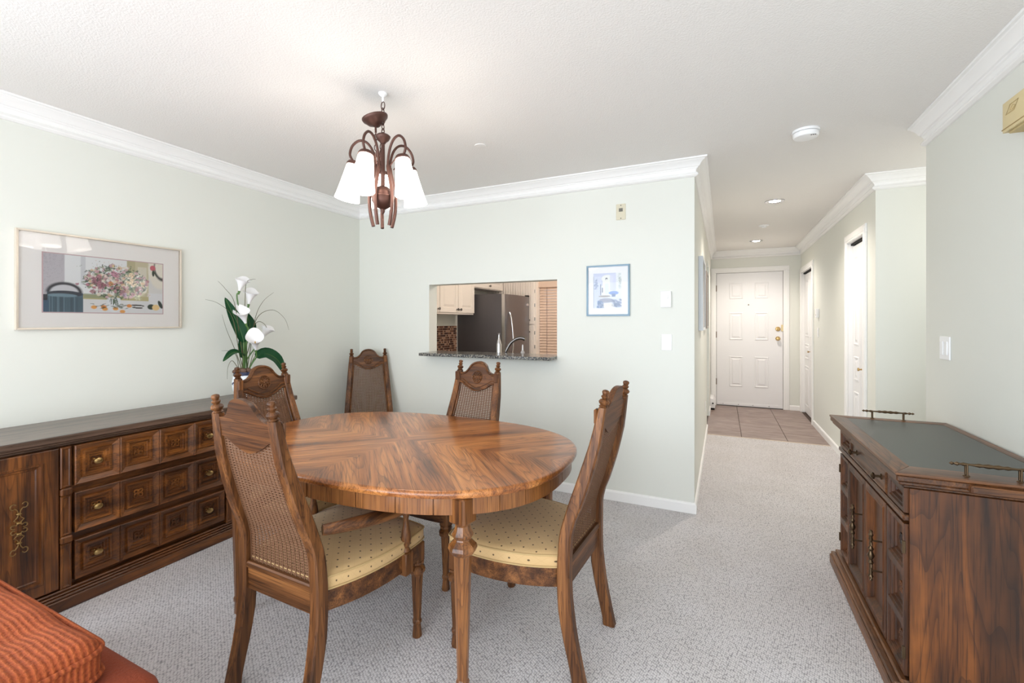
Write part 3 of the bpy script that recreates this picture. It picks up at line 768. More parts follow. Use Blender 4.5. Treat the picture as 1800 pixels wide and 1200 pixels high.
obj('inset_top', bx(X0+e, X1-.10, Y0+e, Y1-.035, .800, .8095), M['leather'], sv)
obj('edge_block', bx(X1-.03, X1+.018, Y0+.19, Y1-.02, .770, .796, bev=.005), M['sv_y'], sv)   # proud moulding on the near end
obj('end_panel', bx(wr, wr+.006, -FD+.012, -.004, .079, .752, bev=.001), M['sv_z'], sv)
fr = -FD
sq = [(0, 0), (.014, 0), (.017, -.006), (.023, -.006), (.027, -.015), (.036, -.015), (.039, -.022)]
dp = [(0, 0), (.020, 0), (.026, .004), (.034, .001), (.050, -.020), (.058, -.020)]
L = lambda Y: 2.50-Y
def part(nm, cells, st, m=M['sv_z']): return obj(nm, board(NB(), cells, st, fr, .028), m, sv, ang=10)
part('square_panel', [(L(2.955), L(2.745), .662, .748)], sq); part('square_panel', [(L(2.186), L(2.012), .662, .748)], sq)
dr = part('drawer', [(L(2.735), L(2.196), .662, .748)], [(0, 0), (.006, .004), (.012, .004), (.018, -.003), (.024, -.003)], M['sv_x'])
for Y in (2.64, 2.275): obj('knob', lathe(NB(), [(.012, 0), (.012, .003), (.005, .006), (.005, .020), (.013, .024), (.014, .030), (.008, .035), (0, .036)], 14, T(L(Y), fr+.003, .706) @ Rx(PI/2)), M['dbrass'], dr, ang=40)
bm = box(NB(), L(2.975), L(2.008), fr-.004, fr+.028, .632, .655, bev=.005); obj('rail', bm, M['sv_x'], sv)
def carve(cx, cz, par, r=.022):
    bm = NB()
    for q in range(6):
        a = q*PI/3
        tube(bm, [(cx+(r*.55+r*.4*math.cos(b))*math.cos(a)-r*.3*math.sin(b)*math.sin(a), fr+.0195, cz+(r*.55+r*.4*math.cos(b))*math.sin(a)+r*.3*math.sin(b)*math.cos(a)) for b in [2*PI*k/10 for k in range(10)]], .0025, 6, closed=True)
    obj('carved_flower', bm, M['sv_z'], par, ang=60)
for a, b in ((2.955, 2.785), (2.196, 2.012)):
    hgt = (.622-.09)/3
    col = part('column_panel', [(L(a), L(b), .09+i*hgt, .09+(i+1)*hgt) for i in range(3)], sq)
    for i in range(3): carve((L(a)+L(b))/2, .09+(i+.5)*hgt, col)
    hx = L(a) if a > 2.5 else L(b)
    for z in (.54, .17): obj('hinge', bx(hx-.003, hx+.004, fr-.006, fr+.004, z-.022, z+.022, bev=.001), M['dbrass'], col)
for a, b, hy in ((2.775, 2.488, 2.60), (2.482, 2.206, 2.31)):
    d = part('door', [(L(a), L(b), .09, .622)], dp)
    bm = NB(); hx = L(hy)
    prof = [(.002, -.105), (.005, -.10), (.003, -.094), (.007, -.085), (.004, -.076), (.006, -.068), (.003, -.06), (.005, -.048), (.003, -.04), (.008, -.028), (.004, -.018), (.010, 0),
            (.004, .018), (.008, .028), (.003, .04), (.005, .048), (.003, .06), (.006, .068), (.004, .076), (.007, .085), (.003, .094), (.005, .10), (.002, .105)]
    lathe(bm, [(r*1.35, z) for r, z in prof], 10, T(hx, fr-.022, .366))
    for v in (-.062, .062): tube(bm, [(hx, fr+.0195, .366+v), (hx, fr-.024, .366+v)], .0035, 8)
    for v in (-.09, -.045, 0, .045, .09):
        for s in (-1, 1): tube(bm, [(hx, fr-.022, .366+v-.006), (hx+s*.011, fr-.022, .366+v), (hx+s*.007, fr-.022, .366+v+.010), (hx+s*.002, fr-.022, .366+v+.006)], .0022, 6)
    obj('drop_handle', bm, M['dbrass'], d, ang=50)
for x, yc, nm in ((-.515, -.25, 'gallery_rail'), (.478, -.235, 'gallery_rail')):
    bm = NB()
    prof = [(.002, -.11), (.006, -.104), (.003, -.098), (.007, -.090), (.003, -.083), (.006, -.074), (.0035, -.06), (.0045, -.045), (.007, -.035), (.005, -.025), (.008, -.012), (.0055, 0)]
    prof = prof+[(r, -z) for r, z in prof[-2::-1]]
    lathe(bm, prof, 12, T(x, yc, .850) @ Rx(PI/2))
    for v in (-.066, .066):
        tube(bm, [(x-.004, yc+v, .811), (x-.004, yc+v, .85)], .004, 8); tube(bm, [(x+.006, yc+v, .811), (x+.006, yc+v, .85)], .003, 8)
        lathe(bm, [(.011, 0), (.009, .003), (.004, .004)], 10, T(x, yc+v, .811))
    obj(nm, bm, M['dbrass'], sv, ang=50)

# ------------------------------------------------------------------ sofa corner in the foreground
sf = thing('sofa', 'rust orange ribbed chenille sofa seat at the lower left edge', 'sofa', (-1.95, .22, 0))
def pillow(bm, x0, x1, y0, y1, z0, z1, r, n=28, wob=0, seed=1):
    t = NB(); bmesh.ops.create_cube(t, size=1)
    bmesh.ops.subdivide_edges(t, edges=t.edges[:], cuts=n, use_grid_fill=True)
    rnd = random.Random(seed); ph = [rnd.uniform(0, 6) for _ in range(6)]
    for v in t.verts:
        p = Vector(((x0+x1)/2+v.co.x*(x1-x0), (y0+y1)/2+v.co.y*(y1-y0), (z0+z1)/2+v.co.z*(z1-z0)))
        q = Vector((min(max(p.x, x0+r), x1-r), min(max(p.y, y0+r), y1-r), min(max(p.z, z0+r), z1-r)))
        d = p-q
        if d.length > 1e-6: p = q+d.normalized()*min(r, d.length if max(abs(d.x), abs(d.y), abs(d.z)) < r-1e-6 else r)
        if wob:
            k = wob*math.sin(p.x*9+ph[0]+2*math.sin(p.y*7+ph[1]))*math.sin(p.y*11+ph[2]+1.5*math.sin(p.x*5+ph[3]))
            dome = (1-((p.x-(x0+x1)/2)/((x1-x0)/2))**4)*(1-((p.y-(y0+y1)/2)/((y1-y0)/2))**4)
            p.z += (k+wob*1.5*dome+.45*wob*dome*math.sin(p.x*38+3*math.sin(p.y*5+ph[4])+ph[5]))*(1 if p.z > (z0+z1)/2 else 0)
        v.co = p
    merge(bm, t); return bm
obj('sofa_frame', pillow(NB(), -.62, .63, -.35, .468, .03, .405, .05, 20), M['rust_base'], sf, ang=60)
sc = obj('seat_cushion', pillow(NB(), -.60, .51, -.34, .385, .395, .515, .045, 44, wob=.012), M['rust'], sf, ang=60)
def rr(x0, x1, y0, y1, r, z):
    P = []
    for cx, cy, a0 in ((x1-r, y1-r, 0), (x0+r, y1-r, PI/2), (x0+r, y0+r, PI), (x1-r, y0+r, 1.5*PI)):
        P += [(cx+r*math.cos(a0+i*PI/12), cy+r*math.sin(a0+i*PI/12), z) for i in range(7)]
    return P
bm = tube(NB(), rr(-.602, .512, -.342, .387, .05, .487), .007, 8, closed=True); tube(bm, rr(-.602, .512, -.342, .387, .05, .425), .007, 8, closed=True)
obj('piping', bm, M['rust'], sc, ang=60)
for x in (-.55, .55):
    for y in (-.28, .40): obj('foot', lathe(NB(), [(.022, 0), (.03, .032), (.03, .04)], 12, T(x, y, 0)), M['ch_z'], sf)

# ------------------------------------------------------------------ lilies in a pot on the sideboard
va = thing('flower_arrangement', 'white calla lilies with broad green leaves in a speckled pot on the sideboard', 'plant', (-3.01, 2.02, .806))
obj('pot', lathe(NB(), [(.055, 0), (.06, .004), (.085, .05), (.095, .10), (.088, .145), (.075, .168), (.072, .172), (.064, .165), (.07, .15), (.0, .15)], 32, sx=.74, sy=.74), [M['ceramic']], va, ang=60)
obj('pot_rim', lathe(NB(), [(.082, .158), (.079, .170), (.074, .180), (.068, .180), (.068, .164), (.078, .156)], 32, sx=.76, sy=.76), M['navy'], va, ang=60)
for i in range(11):
    a = i*2.4; r = .012+.036*((i*37 % 10)/10)
    t = NB(); bmesh.ops.create_icosphere(t, subdivisions=2, radius=1)
    for v in t.verts: v.co = Vector((v.co.x*.024, v.co.y*.02, v.co.z*.018))*(1+.12*math.sin(v.co.x*9+i)) + Vector((r*math.cos(a), r*math.sin(a), .178+.006*(i % 3)))
    obj('pine_cone', t, M['pebble'], va, ang=60)
O = Vector((-3.01, 2.02, .806))
def W(Y, Z, X=-3.02): return Vector((X, Y, Z))-O
def calla(p, tip, facing, size=1.0):
    """p: throat base, tip: direction of the axis, facing: side the lip turns to"""
    t = NB(); N, K = 24, 8; rings = []
    ax = tip.normalized(); f = (facing-ax*facing.dot(ax)).normalized(); s = ax.cross(f)
    for k in range(K+1):
        u = k/K; ring = []
        for i in range(N):
            a = 2*PI*i/N; back = .5-.5*math.cos(a)            # 0 at the open front, 1 at the back lip
            r = (.006+.029*u**1.3*(1+.2*back))*size; h = (.095*u*(.72+.42*back)+.020*max(0, back-.8)*5*u**3)*size
            fl = (.013*u**5)*size*(1-.3*back)
            ring.append(t.verts.new(p+ax*h+(r+fl)*(math.cos(a)*f+math.sin(a)*s)))
        rings.append(ring)
    for a, b in zip(rings, rings[1:]):
        for i in range(N): t.faces.new((a[i], a[(i+1) % N], b[(i+1) % N], b[i]))
    fo = obj('calla_flower', t, M['petal'], va, ang=80)
    obj('spadix', tube(NB(), [p+ax*.01, p+ax*.035*size, p+ax*.062*size+f*.006], [.004, .0055, .003], 8), M['spadix'], fo, ang=60)
    obj('flower_base', tube(NB(), [p-ax*.02, p+ax*.004], [.0055, .0085], 8), M['stem'], fo, ang=60)
cam_d = Vector((.83, -.55, .1))
FL = [(W(2.000, 1.555), (0, .02, .1), 1.0), (W(2.062, 1.470), (0, .03, .1), 1.0), (W(2.004, 1.335, -2.97), (0, -.03, .1), 1.0), (W(2.14, 1.235, -2.98), (.02, .06, .1), 1.0), (W(2.06, 1.145, -2.94), (.03, -.05, .1), 1.1)]
FL = [(W(1.996, 1.540), (0, .03, .1), 1.0), (W(2.064, 1.452), (0, .02, .1), 1.05), (W(2.010, 1.318, -2.97), (0, -.035, .1), 1.05), (W(2.135, 1.215, -2.98), (.0, .07, .1), 1.0), (W(2.055, 1.135, -2.93), (.03, -.03, .1), 1.15)]
for i, (p, ax, sz) in enumerate(FL):
    ax = Vector(ax); calla(p, ax, cam_d+Vector((0, .2*(i % 3-1), 0)), sz)
    b = Vector((.02*math.cos(i*1.3), .025*math.sin(i*1.7), .16))
    P = spline([b, b.lerp(p, .45)+Vector((0, .012*(-1)**i, 0)), p-ax.normalized()*.05, p-ax.normalized()*.012], 6)
    obj('stem', tube(NB(), P, .0045, 6), M['stem'], va, ang=60)
def bigleaf(P, wid, up, fold=.25):
    P = spline(P, 5); n = len(P); t = NB(); rows = []
    for i, p in enumerate(P):
        u = i/(n-1); d = (P[min(i+1, n-1)]-P[max(i-1, 0)]).normalized(); s = d.cross(up).normalized(); nn = s.cross(d)
        wd = wid*(math.sin(PI*min(1, u*.92+.06)**.8)**.9) if 0 < i < n-1 else .0015
        rows.append([t.verts.new(p+s*wd*k+nn*wd*(fold*abs(k)+.05*math.sin(7*u+2*k))) for k in (-1, -.55, -.12, 0, .12, .55, 1)])
    for a, b in zip(rows, rows[1:]):
        for k in range(6): t.faces.new((a[k], a[k+1], b[k+1], b[k]))
    bmesh.ops.solidify(t, geom=t.faces[:], thickness=.0012)
    lf = obj('leaf', t, M['leaf'], va, ang=60)
    obj('midrib', tube(NB(), [p+Vector((.001, 0, 0)) for p in P[:-1]], .0018, 5), M['stem'], lf, ang=60)
cu = Vector((.8, -.45, .4))
for P, wd, up in (([(2.01, 1.19, -2.99), (1.985, 1.29, -3.0), (1.945, 1.40, -3.02), (1.905, 1.495, -3.03)], .040, (.9, -.4, .1)),
                  ([(2.03, 1.19, -3.0), (2.065, 1.26, -3.02), (2.085, 1.33, -3.04), (2.05, 1.42, -3.06)], .042, (.9, -.4, .1)),
                  ([(2.0, 1.10, -2.98), (1.96, 1.125, -2.96), (1.90, 1.125, -2.95), (1.83, 1.075, -2.93)], .033, (.5, -.3, .9)),
                  ([(2.09, 1.08, -2.98), (2.15, 1.105, -2.96), (2.23, 1.055, -2.94), (2.285, .94, -2.93)], .047, (.6, -.5, .65)),
                  ([(2.015, 1.08, -3.01), (2.015, 1.14, -3.02), (2.02, 1.20, -3.03), (2.03, 1.26, -3.05)], .024, (.9, -.4, .1))):
    bigleaf([W(*p) for p in P], wd, Vector(up))
    Q = spline([Vector((.01, .03*(P[0][0]-2.02)*10, .165)), Vector((.01, .03*(P[0][0]-2.02)*10, .2)).lerp(W(*P[0]), .5), W(*P[0])], 5)
    obj('leaf_stalk', tube(NB(), Q, .004, 6), M['stem'], va, ang=60)
BL = [[(1.98, 1.1), (1.93, 1.36), (1.84, 1.45), (1.755, 1.475)], [(2.06, 1.12), (2.10, 1.36), (2.16, 1.48), (2.245, 1.55)], [(2.06, 1.15), (2.12, 1.36), (2.24, 1.42), (2.34, 1.36), (2.38, 1.27)],
      [(1.98, 1.05), (1.94, 1.16), (1.89, 1.28), (1.86, 1.38)], [(1.99, 1.20), (1.95, 1.46), (1.89, 1.55), (1.84, 1.60)], [(2.03, 1.45), (2.04, 1.60), (2.08, 1.63), (2.11, 1.635)],
      [(1.98, 1.0), (1.93, 1.07), (1.90, 1.03), (1.895, .95)], [(2.06, 1.02), (2.10, 1.09), (2.16, 1.13), (2.23, 1.115)], [(2.05, 1.2), (2.12, 1.33), (2.19, 1.30), (2.17, 1.24), (2.08, 1.24)],
      [(2.04, 1.0), (2.075, 1.10), (2.11, 1.17), (2.14, 1.21)], [(2.05, .99), (2.09, 1.00), (2.12, .975), (2.14, .93)], [(1.99, 1.0), (1.97, 1.10), (1.92, 1.135), (1.87, 1.14)]]
for i, b in enumerate(BL):
    P = spline([Vector((.012*math.cos(i), .02*math.sin(i*2), .17))]+[W(y, z, -2.99-.01*(i % 3)) for y, z in b], 6); n = len(P)
    obj('grass_blade', tube(NB(), P, [.0032*(1-.8*k/(n-1)) for k in range(n)], 5), M['grass'], va, ang=60)

# ------------------------------------------------------------------ pictures
def raster(w, h, W_, H_): return np.ones((H_, W_, 3))*.9
def ell(A, cx, cy, rx, ry, col, a=1.0, ang=0):
    Hh, Ww, _ = A.shape; y, x = np.mgrid[0:Hh, 0:Ww]; x = (x+.5)/Ww*ASP-cx*ASP; y = (y+.5)/Hh-cy
    c, s = math.cos(ang), math.sin(ang); u, v = x*c+y*s, -x*s+y*c
    m = np.clip((1.15-np.sqrt((u/rx)**2+(v/ry)**2))*6, 0, 1)[..., None]*a
    A[:] = A*(1-m)+np.array(S(*col)[:3])*m
def rect(A, x0, y0, x1, y1, col, a=1.0):
    Hh, Ww, _ = A.shape; i0, i1, j0, j1 = int(y0*Hh), int(y1*Hh+.999), int(x0*Ww), int(x1*Ww+.999)
    A[i0:i1, j0:j1] = A[i0:i1, j0:j1]*(1-a)+np.array(S(*col)[:3])*a
def ink(name, A, w, h, y, parent):
    Hh, Ww, _ = A.shape; v, f = [], []
    for i in range(Hh):
        for j in range(Ww): v.append((-w/2+w*j/(Ww-1), y, h/2-h*i/(Hh-1)))
    for i in range(Hh-1):
        for j in range(Ww-1): a = i*Ww+j; f.append((a, a+1, a+1+Ww, a+Ww)[::-1])
    me = bpy.data.meshes.new(name); me.from_pydata(v, [], f)
    at = me.color_attributes.new('ink', 'FLOAT_COLOR', 'POINT')
    at.data.foreach_set('color', np.concatenate([np.clip(A, 0, 1).reshape(-1, 3), np.ones((Hh*Ww, 1))], 1).astype(np.float32).ravel())
    me.materials.append(M['print']); return link(bpy.data.objects.new(name, me), parent)
def framed(name, label, loc, rz, w, h, fw, fd, fm, mats, group=None, glass=True):
    """front along local -y, back on the wall at y=0"""
    p = thing(name, label, 'picture', loc, rz, group)
    for a in (0, 1):
        for s in (-1, 1):
            if a == 0: P = [(-w/2, s*h/2), (w/2, s*h/2), (w/2-fw, s*(h/2-fw)), (-w/2+fw, s*(h/2-fw))]
            else: P = [(s*w/2, -h/2), (s*w/2, h/2), (s*(w/2-fw), h/2-fw), (s*(w/2-fw), -h/2+fw)]
            if s > 0 if a else s < 0: P = P
            obj('frame_side', prism(NB(), P, .001, fd, mtx=FRONT, bev=.0015), fm, p)
    obj('mat_board', bx(-w/2+fw, w/2-fw, -.006, -.001, -h/2+fw, h/2-fw), mats, p)
    if glass: obj('pane', bx(-w/2+fw, w/2-fw, -fd+.004, -fd+.0055, -h/2+fw, h/2-fw), M['glass'], p)
    return p
# floral still life
pw, ph = 1.742-.978, .516
bp = framed('framed_picture', 'wide framed floral still life hanging above the sideboard', (XL, 1.36, 1.549), PI/2, pw, ph, .010, .022, M['gold'], M['mat'])
iw, ih = .555, .312
bm = NB(); ASP = iw/ih
iz = -.008
obj('mat_bevel', bx(-iw/2-.005, iw/2+.005, -.0068, -.0058, iz-ih/2-.005, iz+ih/2+.005), M['pink'], bp)
A = np.ones((120, 214, 3)); rn = random.Random(7)
A[:] = np.array(S(236, 238, 240)[:3])
rect(A, 0, 0, .15, 1, (196, 192, 198)); 
for i in range(120): ell(A, rn.uniform(0, .14), rn.uniform(0, .7), .006, .004, (160, 158, 166), .6)
rect(A, .28, 0, .31, .5, (214, 216, 220)); rect(A, .66, 0, .86, .75, (206, 198, 168)); rect(A, .66, .0, .73, .75, (190, 182, 146)); rect(A, .76, .1, .84, .6, (222, 216, 200)); rect(A, .86, 0, 1, .75, (226, 224, 222))
rect(A, .29, .68, 1, .80, (196, 186, 140)); rect(A, .29, .76, 1, 1, (228, 228, 230)); rect(A, .86, .6, 1, 1, (230, 230, 233)); rect(A, .3, .66, .48, .74, (140, 150, 120), .7)
ell(A, .97, .12, .19, .36, (238, 232, 220)); ell(A, 1.0, .08, .15, .25, (60, 58, 56)); ell(A, 1.0, .05, .13, .22, (240, 234, 222)); ell(A, .90, .10, .045, .05, (206, 104, 118)); ell(A, .905, .2, .02, .06, (46, 60, 46)); ell(A, .93, .22, .014, .05, (46, 60, 46), 1, -.5)
# handled basin at the left
ell(A, .155, .66, .225, .17, (58, 58, 66)); ell(A, .155, .66, .175, .125, (214, 214, 220)); rect(A, .02, .66, .15, .72, (196, 192, 198), .9)
rect(A, .03, .66, .29, 1, (84, 108, 122)); ell(A, .16, .68, .22, .05, (60, 64, 74)); ell(A, .14, .71, .18, .03, (120, 146, 160))
for i in range(26): x = .045+.0095*i; rect(A, x, .74, x+.004, 1, rn.choice([(70, 92, 106), (104, 128, 142), (62, 80, 92)]), .7)
rect(A, 0, .8, .04, 1, (64, 92, 116)); rect(A, 0, .7, .03, .8, (50, 52, 60))
# vase and stems
ell(A, .545, .84, .095, .14, (232, 236, 240)); rect(A, .49, .72, .6, .82, (228, 232, 238))
for i in range(22): x = .47+.15*rn.random(); ell(A, .54+(x-.54)*.5, .76+rn.uniform(-.02, .06), .004, .06, (70, 92, 62), .8, (x-.54)*-4)
for i in range(420):
    a, r = rn.uniform(0, 6.28), rn.random()**.55
    x, y = .57+.27*r*math.cos(a), .43+.30*r*math.sin(a)
    ell(A, x, y, rn.uniform(.012, .045), rn.uniform(.008, .025), rn.choice([(62, 86, 66), (84, 108, 78), (48, 70, 58), (120, 138, 100), (150, 160, 128)]), .75, rn.uniform(0, 3))
for i in range(190):
    a, r = rn.uniform(0, 6.28), rn.random()**.6
    x, y = .57+.28*r*math.cos(a), .42+.31*r*math.sin(a)
    q = rn.uniform(.012, .032); ell(A, x, y, q*1.2, q, rn.choice([(232, 222, 206), (238, 236, 232), (206, 160, 168), (188, 128, 142), (226, 196, 160), (214, 178, 186)]), .85)
BIG = ((.40, .42, .075, (158, 104, 118)), (.44, .50, .07, (160, 100, 114)), (.42, .35, .05, (182, 128, 138)), (.55, .27, .06, (206, 146, 168)), (.52, .46, .04, (230, 166, 104)), (.70, .28, .05, (236, 200, 156)), (.71, .43, .065, (240, 218, 186)), (.75, .55, .045, (160, 106, 110)), (.37, .62, .045, (196, 150, 158)), (.62, .60, .045, (172, 132, 140)), (.64, .66, .04, (190, 164, 190)), (.76, .70, .06, (222, 222, 192)), (.54, .13, .022, (232, 208, 140)), (.86, .64, .035, (236, 226, 222)), (.25, .50, .025, (182, 124, 140)), (.33, .50, .03, (190, 128, 146)), (.66, .58, .04, (196, 150, 130)), (.47, .32, .04, (232, 214, 206)), (.60, .36, .035, (226, 224, 218)))
for x, y, q, c in BIG:
    ell(A, x, y, q*.8, q*.7, tuple(v*.8 for v in c), .7)
    for _ in range(26):
        a = rn.uniform(0, 6.28); r = q*rn.random()**.5*.9; d = rn.uniform(-26, 26)
        ell(A, x+r*math.cos(a)/ASP, y+r*math.sin(a), q*.28, q*.14, tuple(min(255, max(0, v+d)) for v in c), .8, a)
for i in range(160):
    a, r = rn.uniform(0, 6.28), rn.random()**.5
    ell(A, .56+.29*r*math.cos(a), .43+.33*r*math.sin(a), rn.uniform(.008, .03), .006, rn.choice([(52, 74, 58), (72, 96, 70), (38, 58, 50)]), .8, rn.uniform(0, 3))
for i in range(70): ell(A, .56+rn.gauss(0, .15), .14+rn.gauss(0, .06), .006, .006, rn.choice([(120, 134, 110), (170, 176, 160), (210, 190, 170)]), .8)
for x, y in ((.38, .90), (.47, .93), (.46, .89), (.56, .92), (.62, .97), (.68, .86)): ell(A, x, y, .04, .03, rn.choice([(226, 148, 80), (196, 128, 96), (232, 166, 90)]))
for i in range(30): ell(A, rn.uniform(.36, .66), rn.uniform(.83, .92), .03, .006, (66, 80, 56), .7, rn.uniform(-.4, .4))
ell(A, .76, .85, .1, .018, (60, 56, 54), 1, .06); ell(A, .755, .89, .085, .016, (60, 56, 54), 1, .06); ell(A, .765, .87, .07, .012, (226, 226, 228), 1)
ell(A, .885, .87, .06, .05, (44, 58, 48)); ell(A, .93, .88, .06, .055, (240, 208, 148)); ell(A, .975, .82, .03, .08, (40, 52, 46), 1, -.4)
o = ink('floral_print', A, iw, ih, -.0074, bp); o.location = (0, 0, iz)
# small blue village view
p2 = framed('framed_picture', 'small blue framed watercolour of a narrow lane on the back wall', (-.7825, YB, 1.567), 0, .325, .382, .012, .016, M['bluemetal'], plain('cool_white_mat', S(240, 240, 242), .8))
iw, ih = .212, .262; ASP = iw/ih
A = np.ones((96, 78, 3)); A[:] = np.array(S(228, 232, 240)[:3])
rect(A, 0, 0, 1, .35, (206, 212, 232)); rect(A, 0, .1, .28, 1, (214, 220, 236)); rect(A, .8, 0, 1, .7, (232, 236, 238))
ell(A, .5, .16, .16, .1, (236, 238, 236)); rect(A, .34, .2, .68, .62, (238, 240, 234)); rect(A, .42, .3, .54, .6, (226, 236, 240)); rect(A, .6, .05, .8, .5, (214, 218, 236), .8)
for i in range(70): ell(A, .10+rn.gauss(0, .03), .32+rn.gauss(0, .08), .016, .010, rn.choice([(136, 152, 182), (160, 174, 198), (112, 130, 160)]), .5)
for i in range(110): ell(A, .94+rn.gauss(0, .035), .22+rn.gauss(0, .11), .012, .008, rn.choice([(170, 184, 172), (150, 164, 168), (192, 200, 198)]), .5)
ell(A, .47, .17, .03, .035, (110, 116, 130)); ell(A, .475, .19, .02, .02, (232, 234, 236))
rect(A, .25, .32, .27, .62, (130, 140, 160), .8); rect(A, .31, .42, .34, .55, (120, 130, 150), .9)
ell(A, .72, .57, .13, .05, (150, 176, 222)); rect(A, .66, .6, .78, .67, (140, 158, 190)); ell(A, .4, .66, .16, .025, (176, 172, 170)); ell(A, .46, .78, .2, .06, (176, 180, 194)); ell(A, .5, .92, .2, .06, (232, 228, 222))
for i in range(70): ell(A, .14+rn.uniform(-.0, .22), rn.uniform(.80, 1), .03, .012, rn.choice([(108, 136, 176), (136, 160, 196), (92, 116, 150)]), .6, rn.uniform(0, 3))
for i in range(60): ell(A, .85+rn.uniform(-.16, .14), rn.uniform(.76, .97), .05, .012, rn.choice([(126, 142, 172), (160, 172, 196), (104, 118, 148)]), .6, .5)
rect(A, .0, .1, .02, 1, (160, 168, 190), .8)
o = ink('watercolour_print', A, iw, ih, -.0068, p2); o.location = (-.004, 0, .0)
# two hall pictures seen edge on (front looks along +X)
silver = plain('white_frame', S(228, 232, 238), .3)
for (y0, y1, z0, z1, m, lab) in ((3.90, 4.45, 1.262, 1.862, silver, 'deep white framed picture on the left hall wall, nearer the dining room'), (4.92, 5.38, 1.265, 1.845, plain('grey_brown_frame', S(150, 140, 134), .4), 'thin grey framed picture on the left hall wall, nearer the entry door')):
    q = framed('framed_picture', lab, (XH, (y0+y1)/2, (z0+z1)/2), PI/2, y1-y0, z1-z0, .022, .036, m, M['mat'], group='pictures on the left hall wall')
    A = np.ones((40, 40, 3)); A[:] = np.array(S(214, 212, 206)[:3]); ASP = 1
    for i in range(30): ell(A, rn.random(), rn.random(), .16, .08, rn.choice([(206, 204, 196), (190, 196, 200), (214, 206, 190)]), .6, rn.uniform(0, 3))
    ink('faded_print', A, (y1-y0)*.55, (z1-z0)*.55, -.0068, q)

# ------------------------------------------------------------------ chandelier
CX, CY = -1.513, 1.724
hk = obj('ceiling_hook', lathe(NB(), [(.004, 0), (.006, .012), (.005, .024), (.016, .030), (.022, .038), (.022, .042)], 16, T(CX, CY, 2.4125)), M['white'], ang=50)
tube_bm = NB()
tag(hk, 'small white swag hook in the ceiling that carries the chandelier', 'hook')
cd = thing('chandelier', 'bronze chandelier with five lit frosted glass bell shades over the table', 'chandelier', (CX, CY, 2.4125))
zc = -2.4125
def link_(bm, c, ax, h=.034, w_=.018, r=.0024, tilt=None):
    P = []
    for i in range(16):
        a = 2*PI*i/16; x, z = w_/2*math.cos(a), h/2*math.sin(a)
        P.append((x, 0, z) if ax else (0, x, z))
    m = T(*c) @ (tilt or Matrix.Identity(4))
    tube(bm, [m @ Vector(p) for p in P], r, 6, closed=True)
bm = NB(); z = 2.399; i = 0
link_(bm, (0, 0, 2.393+zc), 1, .040, .022); link_(bm, (0, 0, 2.365+zc), 0, .036, .016)
for k in range(4): link_(bm, (0, 0, 2.338-.024*k+zc), k % 2, .032, .016)
tube(bm, [(0, 0, 2.262+zc), (0, 0, 2.245+zc)], .004, 8)
obj('chain', bm, M['bronze'], cd, ang=60)
# the loose canopy and its slack chain; camera-left is along (-.9, -.43)
lx, ly = -.905*.036, -.426*.036
cn = obj('canopy', lathe(NB(), [(.008, -.034), (.016, -.030), (.024, -.022), (.042, -.016), (.050, -.006), (.060, .002), (.064, .012), (.063, .016), (.0, .016)], 32, T(lx, ly, 2.322+zc) @ Rx(.22) @ Ry(-.20)), M['bronze'], cd, ang=40)
bm = NB()
tube(bm, [(lx, ly, 2.292+zc), (lx*.98, ly*.98, 2.262+zc)], .005, 8)
pts = spline([(lx*.98, ly*.98, 2.256+zc), (lx*1.0, ly*1.0, 2.20+zc), (lx*.75, ly*.75, 2.13+zc), (lx*.45, ly*.45, 2.10+zc), (lx*.3, ly*.3, 2.16+zc), (lx*.2, ly*.2, 2.235+zc)], 5)
for k in range(0, len(pts)-1, 2):
    d = (pts[min(k+1, len(pts)-1)]-pts[max(k-1, 0)]).normalized(); qd = Vector((0, 0, 1)).rotation_difference(d).to_matrix().to_4x4()
    link_(bm, pts[k], (k//2) % 2, .030, .014, .0021, qd)
obj('slack_chain', bm, M['bronze'], cd, ang=60)
obj('top_cup', lathe(NB(), [(.006, 2.205), (.012, 2.207), (.016, 2.214), (.028, 2.224), (.036, 2.238), (.036, 2.243), (.028, 2.250), (.010, 2.254), (.006, 2.262)], 28, T(0, 0, zc)), M['bronze'], cd, ang=40)
obj('centre_stem', lathe(NB(), [(.009, 1.99), (.009, 2.05), (.013, 2.06), (.010, 2.075), (.009, 2.21)], 14, T(0, 0, zc)), M['bronze'], cd, ang=40)
obj('ball', lathe(NB(), [(.004, 1.862), (.009, 1.872), (.010, 1.884), (.024, 1.890), (.042, 1.904), (.052, 1.922), (.055, 1.942), (.056, 1.943), (.056, 1.947), (.054, 1.949), (.051, 1.962), (.041, 1.980), (.024, 1.993), (.010, 1.998)], 28, T(0, 0, zc)), M['bronze'], cd, ang=40)
vd = math.atan2(-CY, -CX)                       # towards the camera
